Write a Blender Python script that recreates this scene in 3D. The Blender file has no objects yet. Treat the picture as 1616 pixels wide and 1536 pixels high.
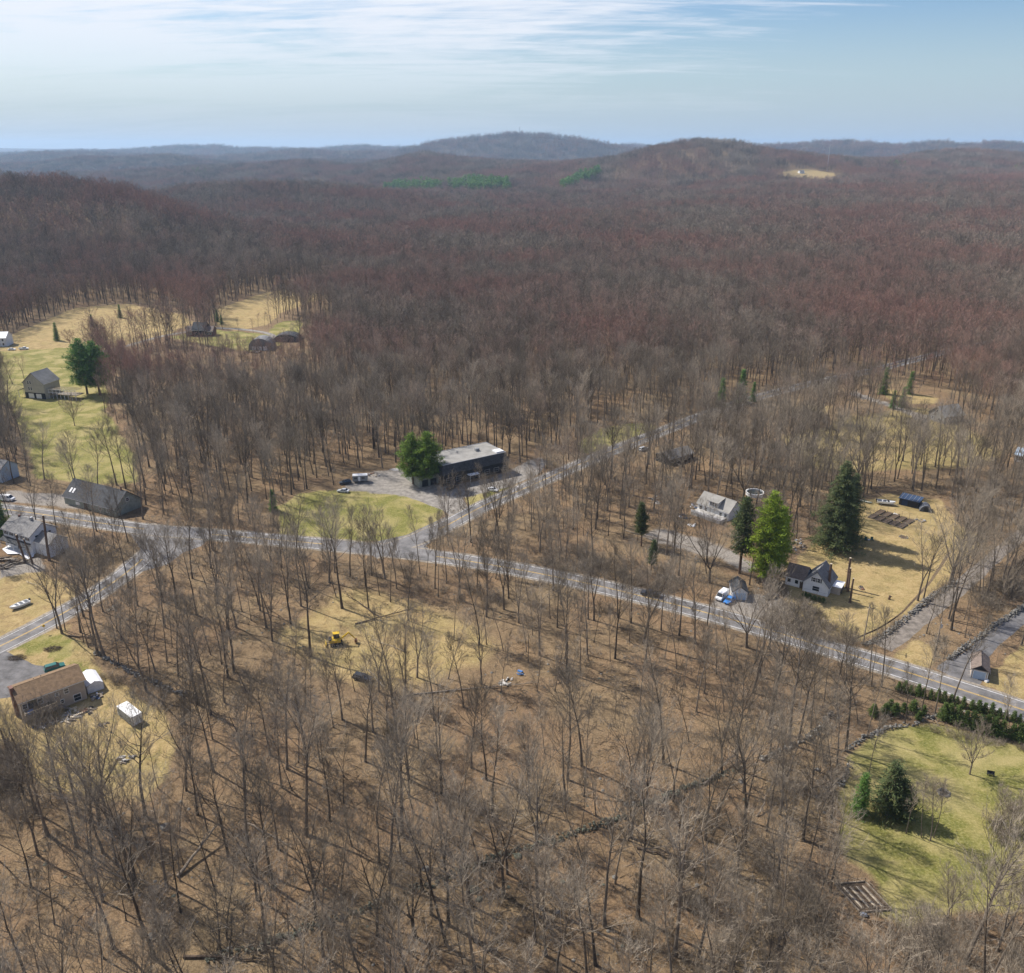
import bpy, bmesh, math, random
import numpy as np
from mathutils import Vector, Matrix
R = math.radians
rng = np.random.default_rng(7)
random.seed(7)
scene = bpy.context.scene
col = scene.collection

# ------------------------------------------------------------------ camera, sky, sun, exposure
CAM_H = 120.0
PITCH = R(21.4)
FPX = 1357.0                    # focal length in pixels of the 1616 x 1536 photograph
cam_d = bpy.data.cameras.new('camera')
cam_d.sensor_width = 36.0
cam_d.lens = 36.0 * FPX / 1616.0
cam_d.clip_start = 1.0
cam_d.clip_end = 60000.0
cam = bpy.data.objects.new('camera', cam_d)
col.objects.link(cam)
cam.location = (0, 0, CAM_H)
cam.rotation_euler = (math.pi / 2 - PITCH, 0, 0)
scene.camera = cam
scene.view_settings.view_transform = 'Standard'
scene.view_settings.look = 'None'
scene.view_settings.gamma = 1.0
scene.view_settings.use_curve_mapping = False
scene.view_settings.exposure = 0.50
SUN_EL = R(47)
SUN_AZ = math.atan2(0.515, -0.857)
sun_vec = Vector((math.cos(SUN_AZ) * math.cos(SUN_EL), math.sin(SUN_AZ) * math.cos(SUN_EL), math.sin(SUN_EL)))
sl = bpy.data.lights.new('sun', 'SUN')
sl.energy = 4.8
sl.angle = R(0.53)
sl.color = (1.0, 0.94, 0.86)
so = bpy.data.objects.new('sun', sl)
col.objects.link(so)
so.rotation_euler = (-sun_vec).to_track_quat('-Z', 'Y').to_euler()
so.location = (-200, 200, 400)
scene.cycles.use_denoising = True
scene.cycles.max_bounces = 4
scene.cycles.diffuse_bounces = 2
scene.cycles.transparent_max_bounces = 8
scene.cycles.volume_bounces = 1
scene.cycles.use_adaptive_sampling = True
scene.cycles.adaptive_threshold = 0.01

def nodes(mat):
    nt = mat.node_tree
    return nt, nt.nodes, nt.links

world = bpy.data.worlds.new('World')
scene.world = world
world.use_nodes = True
nt = world.node_tree
N, L = nt.nodes, nt.links
N.clear()
out = N.new('ShaderNodeOutputWorld')
bg = N.new('ShaderNodeBackground')
sky = N.new('ShaderNodeTexSky')
sky.sky_type = 'NISHITA'
sky.sun_disc = False
sky.sun_elevation = SUN_EL
sky.sun_rotation = math.atan2(sun_vec.x, sun_vec.y)
sky.altitude = 200
sky.air_density = 1.0
sky.dust_density = 1.0
sky.ozone_density = 1.0
bg.inputs['Strength'].default_value = 0.050
tc = N.new('ShaderNodeTexCoord')
sep = N.new('ShaderNodeSeparateXYZ')
L.new(tc.outputs['Generated'], sep.inputs[0])
def wm(op, a=None, b=None, clamp=False):
    n = N.new('ShaderNodeMath'); n.operation = op; n.use_clamp = clamp
    for i, v in enumerate((a, b)):
        if v is None: continue
        if isinstance(v, (int, float)): n.inputs[i].default_value = v
        else: L.new(v, n.inputs[i])
    return n.outputs[0]
# thin high cloud on a plane overhead: project the direction on it
zc = wm('MAXIMUM', sep.outputs['Z'], 0.0)
zc = wm('ADD', zc, 0.11)
cx = wm('DIVIDE', sep.outputs['X'], zc)
cy = wm('DIVIDE', sep.outputs['Y'], zc)
comb = N.new('ShaderNodeCombineXYZ')
L.new(cx, comb.inputs[0]); L.new(cy, comb.inputs[1])
def wnoise(scale, loc, rot, vec_scale, det, rough, dist=0.0):
    mp = N.new('ShaderNodeMapping'); mp.vector_type = 'POINT'
    mp.inputs['Location'].default_value = loc
    mp.inputs['Rotation'].default_value = (0, 0, rot)
    mp.inputs['Scale'].default_value = vec_scale
    L.new(comb.outputs[0], mp.inputs[0])
    nz = N.new('ShaderNodeTexNoise')
    nz.inputs['Scale'].default_value = scale
    nz.inputs['Detail'].default_value = det
    nz.inputs['Roughness'].default_value = rough
    nz.inputs['Distortion'].default_value = dist
    L.new(mp.outputs[0], nz.inputs[0])
    return nz.outputs['Fac']
c1 = wnoise(0.62, (1.2, 0.2, 0), R(14), (0.55, 1.15, 1), 8, 0.62, 0.5)
c2 = wnoise(3.6, (4.0, 2.0, 0), R(22), (0.45, 1.9, 1), 7, 0.65, 0.5)
cs = wm('ADD', wm('MULTIPLY', c1, 0.72), wm('MULTIPLY', c2, 0.36))
# more cloud towards the left of the view, clear to the upper right
ang = wm('ADD', wm('MULTIPLY', cx, -0.055), 0.028)
cs = wm('ADD', cs, wm('MINIMUM', wm('MAXIMUM', ang, -0.09), 0.085))
mr = N.new('ShaderNodeMapRange'); mr.interpolation_type = 'SMOOTHSTEP'
mr.inputs['From Min'].default_value = 0.48; mr.inputs['From Max'].default_value = 0.66
L.new(cs, mr.inputs[0])
me_ = N.new('ShaderNodeMapRange'); me_.interpolation_type = 'SMOOTHSTEP'
me_.inputs['From Min'].default_value = 0.03; me_.inputs['From Max'].default_value = 0.13
me_.inputs['To Min'].default_value = 0.12; me_.inputs['To Max'].default_value = 0.9
L.new(sep.outputs['Z'], me_.inputs[0])
# veil of haze low over the horizon
mv = N.new('ShaderNodeMapRange'); mv.interpolation_type = 'SMOOTHSTEP'
mv.inputs['From Min'].default_value = -0.02; mv.inputs['From Max'].default_value = 0.165
mv.inputs['To Min'].default_value = 0.96; mv.inputs['To Max'].default_value = 0.0
L.new(sep.outputs['Z'], mv.inputs[0])
hs = N.new('ShaderNodeHueSaturation'); hs.inputs['Hue'].default_value = 0.512; hs.inputs['Saturation'].default_value = 1.45; hs.inputs['Value'].default_value = 1.75
L.new(sky.outputs[0], hs.inputs['Color'])
mixv = N.new('ShaderNodeMix'); mixv.data_type = 'RGBA'
L.new(mv.outputs[0], mixv.inputs['Factor'])
L.new(hs.outputs[0], mixv.inputs['A'])
mixv.inputs['B'].default_value = (6.3, 8.0, 10.0, 1)
mixc = N.new('ShaderNodeMix'); mixc.data_type = 'RGBA'
L.new(wm('MULTIPLY', mr.outputs[0], me_.outputs[0]), mixc.inputs['Factor'])
L.new(mixv.outputs['Result'], mixc.inputs['A'])
mixc.inputs['B'].default_value = (12.8, 13.2, 14.2, 1)
L.new(mixc.outputs['Result'], bg.inputs['Color'])
L.new(bg.outputs[0], out.inputs['Surface'])

# ------------------------------------------------------------------ picture ray -> place on the ground
CP, SP = math.cos(PITCH), math.sin(PITCH)
def ray(px, py):
    cx, cy = (px - 808.0) / FPX, (768.0 - py) / FPX
    return np.array([cx, CP + cy * SP, -SP + cy * CP])
def proj(x, y, z):
    Z = z - CAM_H
    zc = y * CP - Z * SP
    yc = y * SP + Z * CP
    return 808 + FPX * x / zc, 768 - FPX * yc / zc

# ------------------------------------------------------------------ terrain heights
def vnoise(x, y, seed=0):
    """smooth value noise in -1..1"""
    xi = np.floor(x).astype(np.int64); yi = np.floor(y).astype(np.int64)
    fx = x - xi; fy = y - yi
    fx = fx * fx * (3 - 2 * fx); fy = fy * fy * (3 - 2 * fy)
    def h(a, b):
        n = (a * 374761393 + b * 668265263 + seed * 974634777) & 0x7fffffff
        n = ((n ^ (n >> 13)) * 1274126177) & 0x7fffffff
        n = (n ^ (n >> 16)) & 0xffff
        return n / 32767.5 - 1.0
    a = h(xi, yi) * (1 - fx) + h(xi + 1, yi) * fx
    b = h(xi, yi + 1) * (1 - fx) + h(xi + 1, yi + 1) * fx
    return a * (1 - fy) + b * fy
def fbm(x, y, octv=4, seed=0):
    s = 0; a = 1.0; t = 0
    for i in range(octv):
        s = s + a * vnoise(x * 2 ** i + 17.3 * i, y * 2 ** i - 9.1 * i, seed + i)
        t += a; a *= 0.5
    return s / t

TREE = 20.0
ROWS = [   # (distance, 'z' or 'p', [(photo x, height or skyline y) ...]) ; 'p' gives where the canopy shows
    (-900, 'z', [(0, 0), (1616, 0)]),
    (700, 'z', [(0, 0), (1616, 0)]),
    (880, 'z', [(0, 22), (200, 16), (330, 10), (480, 2), (600, 0), (1616, 2)]),
    (1150, 'p', [(0, 280), (60, 282), (140, 287), (200, 297), (260, 316), (330, 342), (400, 358), (500, 364), (600, 370), (1616, 366)]),
    (1450, 'p', [(0, 352), (300, 347), (500, 345), (800, 344), (1200, 338), (1616, 334)]),
    (1900, 'p', [(0, 336), (150, 330), (240, 312), (285, 300), (330, 293), (400, 289), (460, 288), (520, 293), (600, 304), (660, 312), (800, 318), (1000, 312), (1200, 302), (1616, 298)]),
    (2400, 'p', [(0, 326), (300, 318), (500, 310), (600, 306), (760, 300), (900, 292), (1100, 280), (1240, 279), (1330, 279), (1450, 281), (1616, 280)]),
    (3000, 'p', [(0, 300), (200, 296), (400, 286), (600, 278), (800, 270), (960, 252), (1000, 240), (1050, 225), (1110, 217), (1160, 221), (1200, 231), (1280, 243), (1340, 251), (1430, 257), (1616, 263)]),
    (3800, 'p', [(0, 274), (150, 272), (300, 264), (400, 259), (480, 254), (560, 260), (620, 250), (670, 238), (720, 247), (800, 254), (900, 258), (1000, 255), (1400, 252), (1450, 242), (1510, 237), (1560, 240), (1616, 246)]),
    (4400, 'z', [(0, -22), (300, -20), (500, -5), (1616, 0)]),
    (5000, 'p', [(0, 262), (60, 260), (130, 248), (170, 249), (200, 250), (270, 246), (320, 254), (380, 258), (450, 256), (600, 254), (1616, 254)]),
    (5700, 'z', [(0, 0), (1616, 0)]),
    (6500, 'p', [(0, 250), (60, 243), (120, 246), (300, 250), (400, 246), (480, 238), (540, 242), (600, 241), (640, 237), (680, 226), (720, 221), (760, 216), (800, 212), (870, 215), (920, 222), (990, 236), (1050, 244), (1190, 236), (1210, 229), (1300, 223), (1350, 223), (1420, 232), (1480, 225), (1530, 230), (1580, 226), (1616, 229)]),
    (8000, 'z', [(0, 0), (1616, 0)]),
    (9500, 'p', [(0, 244), (100, 240), (190, 236), (270, 232), (345, 231), (365, 235), (500, 236), (545, 232), (560, 231), (600, 234), (650, 234), (950, 234), (1000, 230), (1040, 234), (1616, 236)]),
    (12500, 'z', [(0, 0), (1616, 0)]),
    (17000, 'p', [(0, 233), (130, 233), (300, 235), (700, 234), (1616, 235)]),
    (26000, 'z', [(0, 0), (1616, 0)]),
]
UG = np.linspace(-0.70, 0.70, 281)
_rows = []
for Y, kind, tab in ROWS:
    us, zs = [], []
    for px, v in tab:
        if kind == 'z':
            d = ray(px, 260); us.append(d[0] / d[1]); zs.append(v)
        else:
            d = ray(px, v); t = Y / d[1]
            us.append(d[0] / d[1]); zs.append(CAM_H + t * d[2] - TREE)
    z = np.interp(UG, us, zs)
    k = np.array([1, 3, 5, 3, 1.0]); k /= k.sum()
    z = np.convolve(np.pad(z, 2, 'edge'), k, 'valid')
    _rows.append(z)
RY = np.array([r[0] for r in ROWS], float)
RZ = np.array(_rows)                                   # rows x UG
# pchip tangents along the distance
hk = np.diff(RY)[:, None]
dk = np.diff(RZ, axis=0) / hk
MT = np.zeros_like(RZ)
w1 = 2 * hk[1:] + hk[:-1]; w2 = hk[1:] + 2 * hk[:-1]
same = (dk[:-1] * dk[1:]) > 0
with np.errstate(divide='ignore', invalid='ignore'):
    mm = (w1 + w2) / (w1 / dk[:-1] + w2 / dk[1:])
MT[1:-1] = np.where(same, mm, 0.0)

def ground_z(x, y):
    x = np.asarray(x, float); y = np.asarray(y, float)
    yy = np.clip(y, -899, 25999)
    u = np.clip(x / np.maximum(yy, 350.0), -0.70, 0.70)
    fi = (u + 0.70) / 1.40 * 280
    i0 = np.clip(np.floor(fi).astype(int), 0, 279); f = fi - i0
    k = np.clip(np.searchsorted(RY, yy, side='right') - 1, 0, len(RY) - 2)
    h = RY[k + 1] - RY[k]
    t = (yy - RY[k]) / h
    def at(A, kk): return A[kk, i0] * (1 - f) + A[kk, i0 + 1] * f
    z = (2*t**3 - 3*t**2 + 1) * at(RZ, k) + (t**3 - 2*t**2 + t) * h * at(MT, k) + (-2*t**3 + 3*t**2) * at(RZ, k + 1) + (t**3 - t**2) * h * at(MT, k + 1)
    amp = np.clip((yy - 680) / 700, 0, 1) * (13.0 + np.clip(yy / 2500, 0, 4))
    z = z + amp * fbm(x / (380 + yy * .03), y / (380 + yy * .03), 4, 3)
    return z

def place(px, py, dz=0.0):
    """where the line of sight through a photo pixel meets the ground"""
    d = ray(px, py)
    if d[2] < -1e-4:
        t = CAM_H / -d[2]
        if d[1] * t < 690: return Vector((d[0] * t, d[1] * t, dz))
    t = np.geomspace(500, 20000, 6000)
    below = CAM_H + d[2] * t < ground_z(d[0] * t, d[1] * t) + 0.0
    i = int(np.argmax(below)) if below.any() else len(t) - 1
    tt = t[i]
    return Vector((d[0] * tt, d[1] * tt, float(ground_z(d[0] * tt, d[1] * tt)) + dz))
def place_line(pts): return [place(*p).to_2d() for p in pts]

# ------------------------------------------------------------------ helpers for objects
def tag(o, label=None, cat=None, group=None, kind=None):
    if label: o['label'] = label
    if cat: o['category'] = cat
    if group: o['group'] = group
    if kind: o['kind'] = kind
    return o
def mesh_from(name, verts, faces, mats=None, mat_idx=None, smooth=False):
    me = bpy.data.meshes.new(name)
    if isinstance(verts, np.ndarray) and isinstance(faces, np.ndarray):
        n = faces.shape[1]
        me.vertices.add(len(verts)); me.vertices.foreach_set('co', verts.astype(np.float32).ravel())
        me.loops.add(faces.size); me.loops.foreach_set('vertex_index', faces.astype(np.int32).ravel())
        me.polygons.add(len(faces)); me.polygons.foreach_set('loop_start', np.arange(0, faces.size, n, dtype=np.int32))
        me.update(calc_edges=True)
    else:
        me.from_pydata([tuple(v) for v in verts], [], [tuple(f) for f in faces])
        me.update()
    for m in (mats or []): me.materials.append(m)
    if mat_idx is not None: me.polygons.foreach_set('material_index', np.asarray(mat_idx, np.int32))
    if smooth: me.polygons.foreach_set('use_smooth', np.ones(len(me.polygons), bool))
    return me
def link(name, me, parent=None, loc=(0, 0, 0), rz=0.0):
    o = bpy.data.objects.new(name, me)
    col.objects.link(o)
    o.location = loc
    o.rotation_euler = (0, 0, rz)
    if parent: o.parent = parent
    return o
def empty(name, loc, rz=0.0):
    o = bpy.data.objects.new(name, None); o.empty_display_size = 1
    col.objects.link(o); o.location = loc; o.rotation_euler = (0, 0, rz)
    return o

# ------------------------------------------------------------------ materials
def mat(name, color, rough=0.85, metal=0.0, var=0.25, scale=3.0, bump=0.0, color2=None, spec=0.3, coord='Object', detail=6, stretch=(1, 1, 1)):
    m = bpy.data.materials.new(name); m.use_nodes = True
    nt, N, L = nodes(m)
    b = N['Principled BSDF']
    b.inputs['Roughness'].default_value = rough
    b.inputs['Metallic'].default_value = metal
    b.inputs['Specular IOR Level'].default_value = spec
    tc = N.new('ShaderNodeTexCoord')
    mp = N.new('ShaderNodeMapping'); mp.inputs['Scale'].default_value = stretch
    L.new(tc.outputs[coord], mp.inputs[0])
    nz = N.new('ShaderNodeTexNoise'); nz.inputs['Scale'].default_value = scale; nz.inputs['Detail'].default_value = detail
    nz.inputs['Roughness'].default_value = 0.65
    L.new(mp.outputs[0], nz.inputs['Vector'])
    rp = N.new('ShaderNodeValToRGB')
    c2 = color2 or tuple(c * (1 - var) for c in color)
    c1 = tuple(min(1, c * (1 + var * 0.7)) for c in color) if not color2 else color
    rp.color_ramp.elements[0].position = 0.36; rp.color_ramp.elements[1].position = 0.64
    rp.color_ramp.elements[0].color = (*c2, 1); rp.color_ramp.elements[1].color = (*c1, 1)
    L.new(nz.outputs['Fac'], rp.inputs[0]); L.new(rp.outputs[0], b.inputs['Base Color'])
    if bump:
        bp = N.new('ShaderNodeBump'); bp.inputs['Strength'].default_value = bump; bp.inputs['Distance'].default_value = 0.05
        L.new(nz.outputs['Fac'], bp.inputs['Height']); L.new(bp.outputs[0], b.inputs['Normal'])
    return m

# ------------------------------------------------------------------ ground cover regions, traced on the ground
def poly(pts): return np.array([tuple(place(*p).to_2d()) for p in pts])
COVER = [   # (kind, photo outline, edge softness in m)
    ('lawn', [(1352, 1190), (1400, 1152), (1490, 1150), (1616, 1178), (1760, 1200), (1780, 1400), (1600, 1430), (1500, 1440), (1430, 1475), (1400, 1440), (1385, 1395), (1338, 1340), (1328, 1260)], 2.5),
    ('yard', [(-80, 1050), (10, 1030), (60, 1000), (105, 990), (150, 1030), (185, 1080), (240, 1110), (262, 1160), (262, 1215), (235, 1262), (160, 1270), (80, 1240), (10, 1180), (-100, 1190)], 3.0),
    ('lawn', [(20, 1022), (60, 1004), (92, 1000), (112, 1012), (112, 1040), (90, 1048), (70, 1030), (40, 1032)], 1.8), ('lawn', [(105, 1045), (135, 1050), (150, 1075), (125, 1070)], 1.5),
    ('glade', [(140, 1110), (240, 1130), (250, 1230), (160, 1240), (60, 1200)], 5.0),
    ('straw', [(-90, 905), (40, 898), (60, 905), (115, 925), (128, 945), (70, 978), (0, 1010), (-90, 1045)], 2.0),
    ('clear', [(495, 935), (560, 925), (640, 945), (740, 985), (790, 1020), (760, 1055), (660, 1085), (560, 1085), (505, 1055), (478, 1000)], 9.0),
    ('lawn', [(440, 800), (470, 780), (545, 772), (640, 782), (698, 803), (690, 825), (645, 846), (560, 856), (440, 850)], 1.5),
    ('lawn', [(732, 787), (760, 778), (796, 770), (812, 768), (830, 772), (800, 786), (770, 795), (742, 797)], 0.8),
    ('lawn', [(912, 700), (960, 674), (1005, 668), (1034, 672), (1036, 682), (985, 700), (950, 714), (918, 716)], 2.0),
    ('yard', [(1238, 945), (1256, 880), (1300, 850), (1346, 800), (1400, 782), (1480, 790), (1512, 830), (1560, 850), (1528, 880), (1480, 925), (1440, 958), (1362, 1014), (1300, 1003), (1240, 978)], 2.0),
    ('straw', [(1346, 800), (1400, 782), (1480, 790), (1512, 830), (1520, 880), (1440, 950), (1370, 990), (1320, 930), (1300, 860)], 3.0),
    ('straw', [(1548, 1080), (1580, 1050), (1640, 1000), (1740, 950), (1800, 1100), (1700, 1120), (1600, 1098)], 1.5),
    ('yard', [(1406, 1040), (1440, 1010), (1480, 1020), (1470, 1048), (1450, 1058)], 1.5),
    ('glade', [(1240, 690), (1330, 660), (1430, 640), (1500, 655), (1560, 690), (1600, 720), (1520, 745), (1400, 745), (1300, 750), (1250, 735)], 8.0),
    ('yard', [(1340, 705), (1400, 690), (1440, 700), (1400, 725), (1350, 730)], 3.0), ('yard', [(1390, 612), (1480, 628), (1470, 640), (1400, 632)], 3.0), ('yard', [(1260, 640), (1320, 640), (1300, 655)], 3.0),
    ('lawn', [(-60, 560), (40, 552), (118, 548), (150, 590), (175, 625), (165, 650), (190, 690), (215, 720), (215, 762), (120, 762), (60, 752), (40, 700), (20, 640), (-60, 620)], 3.0),
    ('straw', [(-60, 560), (15, 530), (120, 486), (200, 480), (290, 497), (300, 510), (262, 530), (180, 550), (100, 556), (20, 560)], 3.0),
    ('straw', [(345, 487), (420, 462), (470, 456), (526, 458), (505, 472), (450, 490), (420, 512), (370, 522), (340, 510)], 4.0),
    ('lawn', [(270, 532), (330, 520), (420, 528), (430, 515), (450, 508), (476, 505), (472, 525), (440, 545), (400, 555), (330, 545)], 3.0),
    ('straw', [(1222, 274), (1270, 267), (1310, 272), (1344, 286), (1290, 296), (1240, 291)], 10.0),
    ('straw', [(1460, 357), (1500, 350), (1524, 357), (1500, 362)], 6.0),
    ('dirt', [(545, 765), (570, 750), (600, 744), (632, 740), (655, 748), (680, 762), (700, 768), (770, 757), (850, 722), (862, 728), (850, 745), (800, 768), (765, 776), (728, 786), (735, 800), (700, 803), (640, 782), (548, 774)], 1.5),
    ('dirt', [(1120, 958), (1135, 940), (1190, 938), (1240, 950), (1250, 968), (1200, 985), (1150, 975)], 1.0),
    ('dirt', [(1130, 880), (1060, 860), (1020, 845), (1050, 835), (1100, 850), (1160, 870), (1190, 890), (1180, 900)], 3.0),
    ('dirt', [(200, 790), (190, 805), (100, 800), (10, 790), (10, 775), (100, 782)], 2.0),
    ('dirt', [(1440, 650), (1462, 655), (1460, 666), (1400, 640), (1340, 622), (1345, 617)], 2.0),
    ('dirt', [(0, 890), (60, 880), (70, 900), (0, 912)], 1.5),
]
COVER = [(k, poly(p), s) for k, p, s in COVER]
def poly_sd(P, x, y):
    """signed distance to a polygon, negative inside"""
    n = len(P)
    d = np.full(x.shape, 1e18); inside = np.zeros(x.shape, bool)
    for i in range(n):
        ax, ay = P[i]; bx, by = P[(i + 1) % n]
        ex, ey = bx - ax, by - ay
        t = np.clip(((x - ax) * ex + (y - ay) * ey) / (ex * ex + ey * ey + 1e-9), 0, 1)
        d = np.minimum(d, (x - ax - t * ex) ** 2 + (y - ay - t * ey) ** 2)
        c = ((ay > y) != (by > y)) & (x < (bx - ax) * (y - ay) / (by - ay + 1e-12) + ax)
        inside ^= c
    d = np.sqrt(d)
    return np.where(inside, -d, d)
def cover_at(x, y):
    res = {k: np.zeros(x.shape) for k in ('lawn', 'straw', 'yard', 'clear', 'dirt', 'glade')}
    for k, P, s in COVER:
        m = (x > P[:, 0].min() - 30) & (x < P[:, 0].max() + 30) & (y > P[:, 1].min() - 30) & (y < P[:, 1].max() + 30)
        if not m.any(): continue
        xx, yy = x[m], y[m]
        d = poly_sd(P, xx, yy) + s * 0.9 * fbm(xx / (s * 2.2), yy / (s * 2.2), 3, 5)
        v = np.clip(0.5 - d / (2 * s) * 1.0, 0, 1); v = v * v * (3 - 2 * v)
        res[k][m] = np.maximum(res[k][m], v)
    return res

# ------------------------------------------------------------------ the ground, one sheet to the horizon
nv = 620; 
ys = [-500.0]
while ys[-1] < 18600:
    y = ys[-1]
    ys.append(y + 0.0088 * math.sqrt(y * y + 150 ** 2) * (1 if y < 6000 else 2.2))
ys = np.array(ys)
us = np.linspace(-1, 1, nv)
us = us * 0.88 + 0.5 * us ** 5
YY = np.repeat(ys[:, None], nv, 1)
XX = us[None, :] * np.sqrt(YY ** 2 + 150 ** 2)
ZZ = ground_z(XX, YY)
V = np.stack([XX, YY, ZZ], -1).reshape(-1, 3)
ny = len(ys)
ii = (np.arange(ny - 1)[:, None] * nv + np.arange(nv - 1)[None, :]).ravel()
F = np.stack([ii, ii + 1, ii + nv + 1, ii + nv], 1)
me = mesh_from('ground', V, F, smooth=True)
cv = cover_at(V[:, 0], V[:, 1])
ca = me.color_attributes.new('cover', 'FLOAT_COLOR', 'POINT')
far = np.clip((V[:, 1] - 3200) / 1500, 0, 1) * 1.0
# lawn green amount, straw amount, bare dirt amount, far wood
lawn = np.clip(cv['lawn'] + 0.42 * cv['yard'] + 0.45 * cv['glade'], 0, 1)
straw = np.clip(cv['straw'] + 0.58 * cv['yard'] + 0.85 * cv['clear'] + 0.4 * cv['glade'], 0, 1)
straw = np.where(cv['lawn'] > 0.5, straw * 0.2, straw)
arr = np.stack([lawn, straw, cv['dirt'], far], 1).astype(np.float32)
ca.data.foreach_set('color', arr.ravel())
ground = link('ground', me); tag(ground, kind='structure')

gm = bpy.data.materials.new('ground'); gm.use_nodes = True
nt, N, L = nodes(gm)
b = N['Principled BSDF']; b.inputs['Roughness'].default_value = 0.95; b.inputs['Specular IOR Level'].default_value = 0.1
geo = N.new('ShaderNodeNewGeometry')
def nz(scale, detail=6, rough=0.6, dist=0.0, vec=None):
    n = N.new('ShaderNodeTexNoise'); n.inputs['Scale'].default_value = scale; n.inputs['Detail'].default_value = detail
    n.inputs['Roughness'].default_value = rough; n.inputs['Distortion'].default_value = dist
    L.new(vec or geo.outputs['Position'], n.inputs['Vector']); return n.outputs['Fac']
def ramp(fac, stops):
    r = N.new('ShaderNodeValToRGB'); e = r.color_ramp.elements
    while len(e) < len(stops): e.new(0.5)
    for i, (p, c) in enumerate(stops):
        e[i].position = p; e[i].color = (*c, 1) if not isinstance(c, (int, float)) else (c, c, c, 1)
    L.new(fac, r.inputs[0]); return r.outputs[0]
def mix(f, a, b_, mode='MIX'):
    m = N.new('ShaderNodeMix'); m.data_type = 'RGBA'; m.blend_type = mode
    for s, v in (('Factor', f), ('A', a), ('B', b_)):
        if isinstance(v, (int, float)): m.inputs[s].default_value = v
        elif isinstance(v, tuple): m.inputs[s].default_value = (*v, 1)
        else: L.new(v, m.inputs[s])
    return m.outputs['Result']
def mth(op, a, b_=None, clamp=False):
    n = N.new('ShaderNodeMath'); n.operation = op; n.use_clamp = clamp
    for i, v in enumerate((a, b_)):
        if v is None: continue
        if isinstance(v, (int, float)): n.inputs[i].default_value = v
        else: L.new(v, n.inputs[i])
    return n.outputs[0]
n_big = nz(0.035, 5, 0.6, 0.4)
n_mid = nz(0.28, 6, 0.65, 0.6)
n_fine = nz(1.9, 7, 0.75)
n_tiny = nz(4.2, 5, 0.85)
litter = ramp(n_fine, [(0.30, (0.062, 0.038, 0.022)), (0.46, (0.155, 0.096, 0.052)), (0.58, (0.27, 0.170, 0.092)), (0.74, (0.46, 0.345, 0.22))])
litter2 = ramp(n_fine, [(0.30, (0.085, 0.066, 0.036)), (0.50, (0.21, 0.16, 0.088)), (0.72, (0.38, 0.30, 0.18))])
litter = mix(ramp(n_big, [(0.42, 0.0), (0.60, 1.0)]), litter, litter2)
litter = mix(mth('MULTIPLY', ramp(n_mid, [(0.48, 0.0), (0.66, 1.0)]), 0.6), litter, (0.075, 0.060, 0.030))
litter = mix(ramp(nz(0.018, 4, 0.6, 0.8), [(0.46, 0.0), (0.60, 0.45)]), litter, (0.10, 0.066, 0.040))
speck = ramp(n_tiny, [(0.36, (0.07, 0.048, 0.03)), (0.50, (0.22, 0.15, 0.09)), (0.60, (0.37, 0.27, 0.165)), (0.72, (0.62, 0.53, 0.40))])
litter = mix(0.48, litter, speck)
litter = mix(ramp(nz(0.55, 5, 0.7, 1.2), [(0.50, 0.0), (0.66, 0.6)]), litter, (0.055, 0.040, 0.026))
lawnc = ramp(n_mid, [(0.30, (0.065, 0.088, 0.016)), (0.47, (0.125, 0.14, 0.026)), (0.60, (0.225, 0.205, 0.060)), (0.72, (0.36, 0.30, 0.14))])
lawnc = mix(0.55, lawnc, ramp(n_fine, [(0.36, (0.085, 0.088, 0.026)), (0.50, (0.20, 0.18, 0.058)), (0.66, (0.43, 0.37, 0.18))]))
lawnc = mix(ramp(nz(0.09, 4, 0.55, 0.5), [(0.44, 0.0), (0.62, 0.62)]), lawnc, ramp(n_tiny, [(0.35, (0.26, 0.21, 0.08)), (0.65, (0.50, 0.41, 0.21))]))
strawc = ramp(n_mid, [(0.30, (0.17, 0.122, 0.052)), (0.50, (0.33, 0.24, 0.11)), (0.68, (0.47, 0.355, 0.18))])
strawc = mix(ramp(nz(0.12, 4, 0.6, 0.6), [(0.45, 0.0), (0.62, 0.5)]), strawc, (0.20, 0.185, 0.06))
strawc = mix(0.5, strawc, ramp(n_fine, [(0.34, (0.17, 0.12, 0.05)), (0.52, (0.34, 0.255, 0.12)), (0.68, (0.52, 0.42, 0.24))]))
dirtc = ramp(n_fine, [(0.32, (0.15, 0.13, 0.11)), (0.5, (0.25, 0.225, 0.195)), (0.7, (0.34, 0.31, 0.27))])
wood = ramp(nz(0.02, 8, 0.8), [(0.38, (0.045, 0.036, 0.032)), (0.62, (0.085, 0.068, 0.058))])
at = N.new('ShaderNodeAttribute'); at.attribute_name = 'cover'
sp = N.new('ShaderNodeSeparateColor'); L.new(at.outputs['Color'], sp.inputs[0])
def edge(v):   # break the edges up with the fine noise
    return mth('MULTIPLY', mth('SUBTRACT', mth('ADD', mth('MULTIPLY', v, 1.6), mth('MULTIPLY', n_fine, 0.9)), 0.75), 1.7, True)
c = mix(edge(sp.outputs[0]), litter, lawnc)
c = mix(mth('MULTIPLY', edge(sp.outputs[1]), ramp(n_mid, [(0.30, 0.45), (0.50, 1.0)])), c, strawc)
c = mix(edge(sp.outputs[2]), c, dirtc)
c = mix(at.outputs['Alpha'], c, wood)
L.new(c, b.inputs['Base Color'])
bp = N.new('ShaderNodeBump'); bp.inputs['Strength'].default_value = 0.6; bp.inputs['Distance'].default_value = 0.25
L.new(mth('ADD', n_fine, mth('MULTIPLY', n_mid, 1.5)), bp.inputs['Height']); L.new(bp.outputs[0], b.inputs['Normal'])
me.materials.append(gm)

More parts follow.
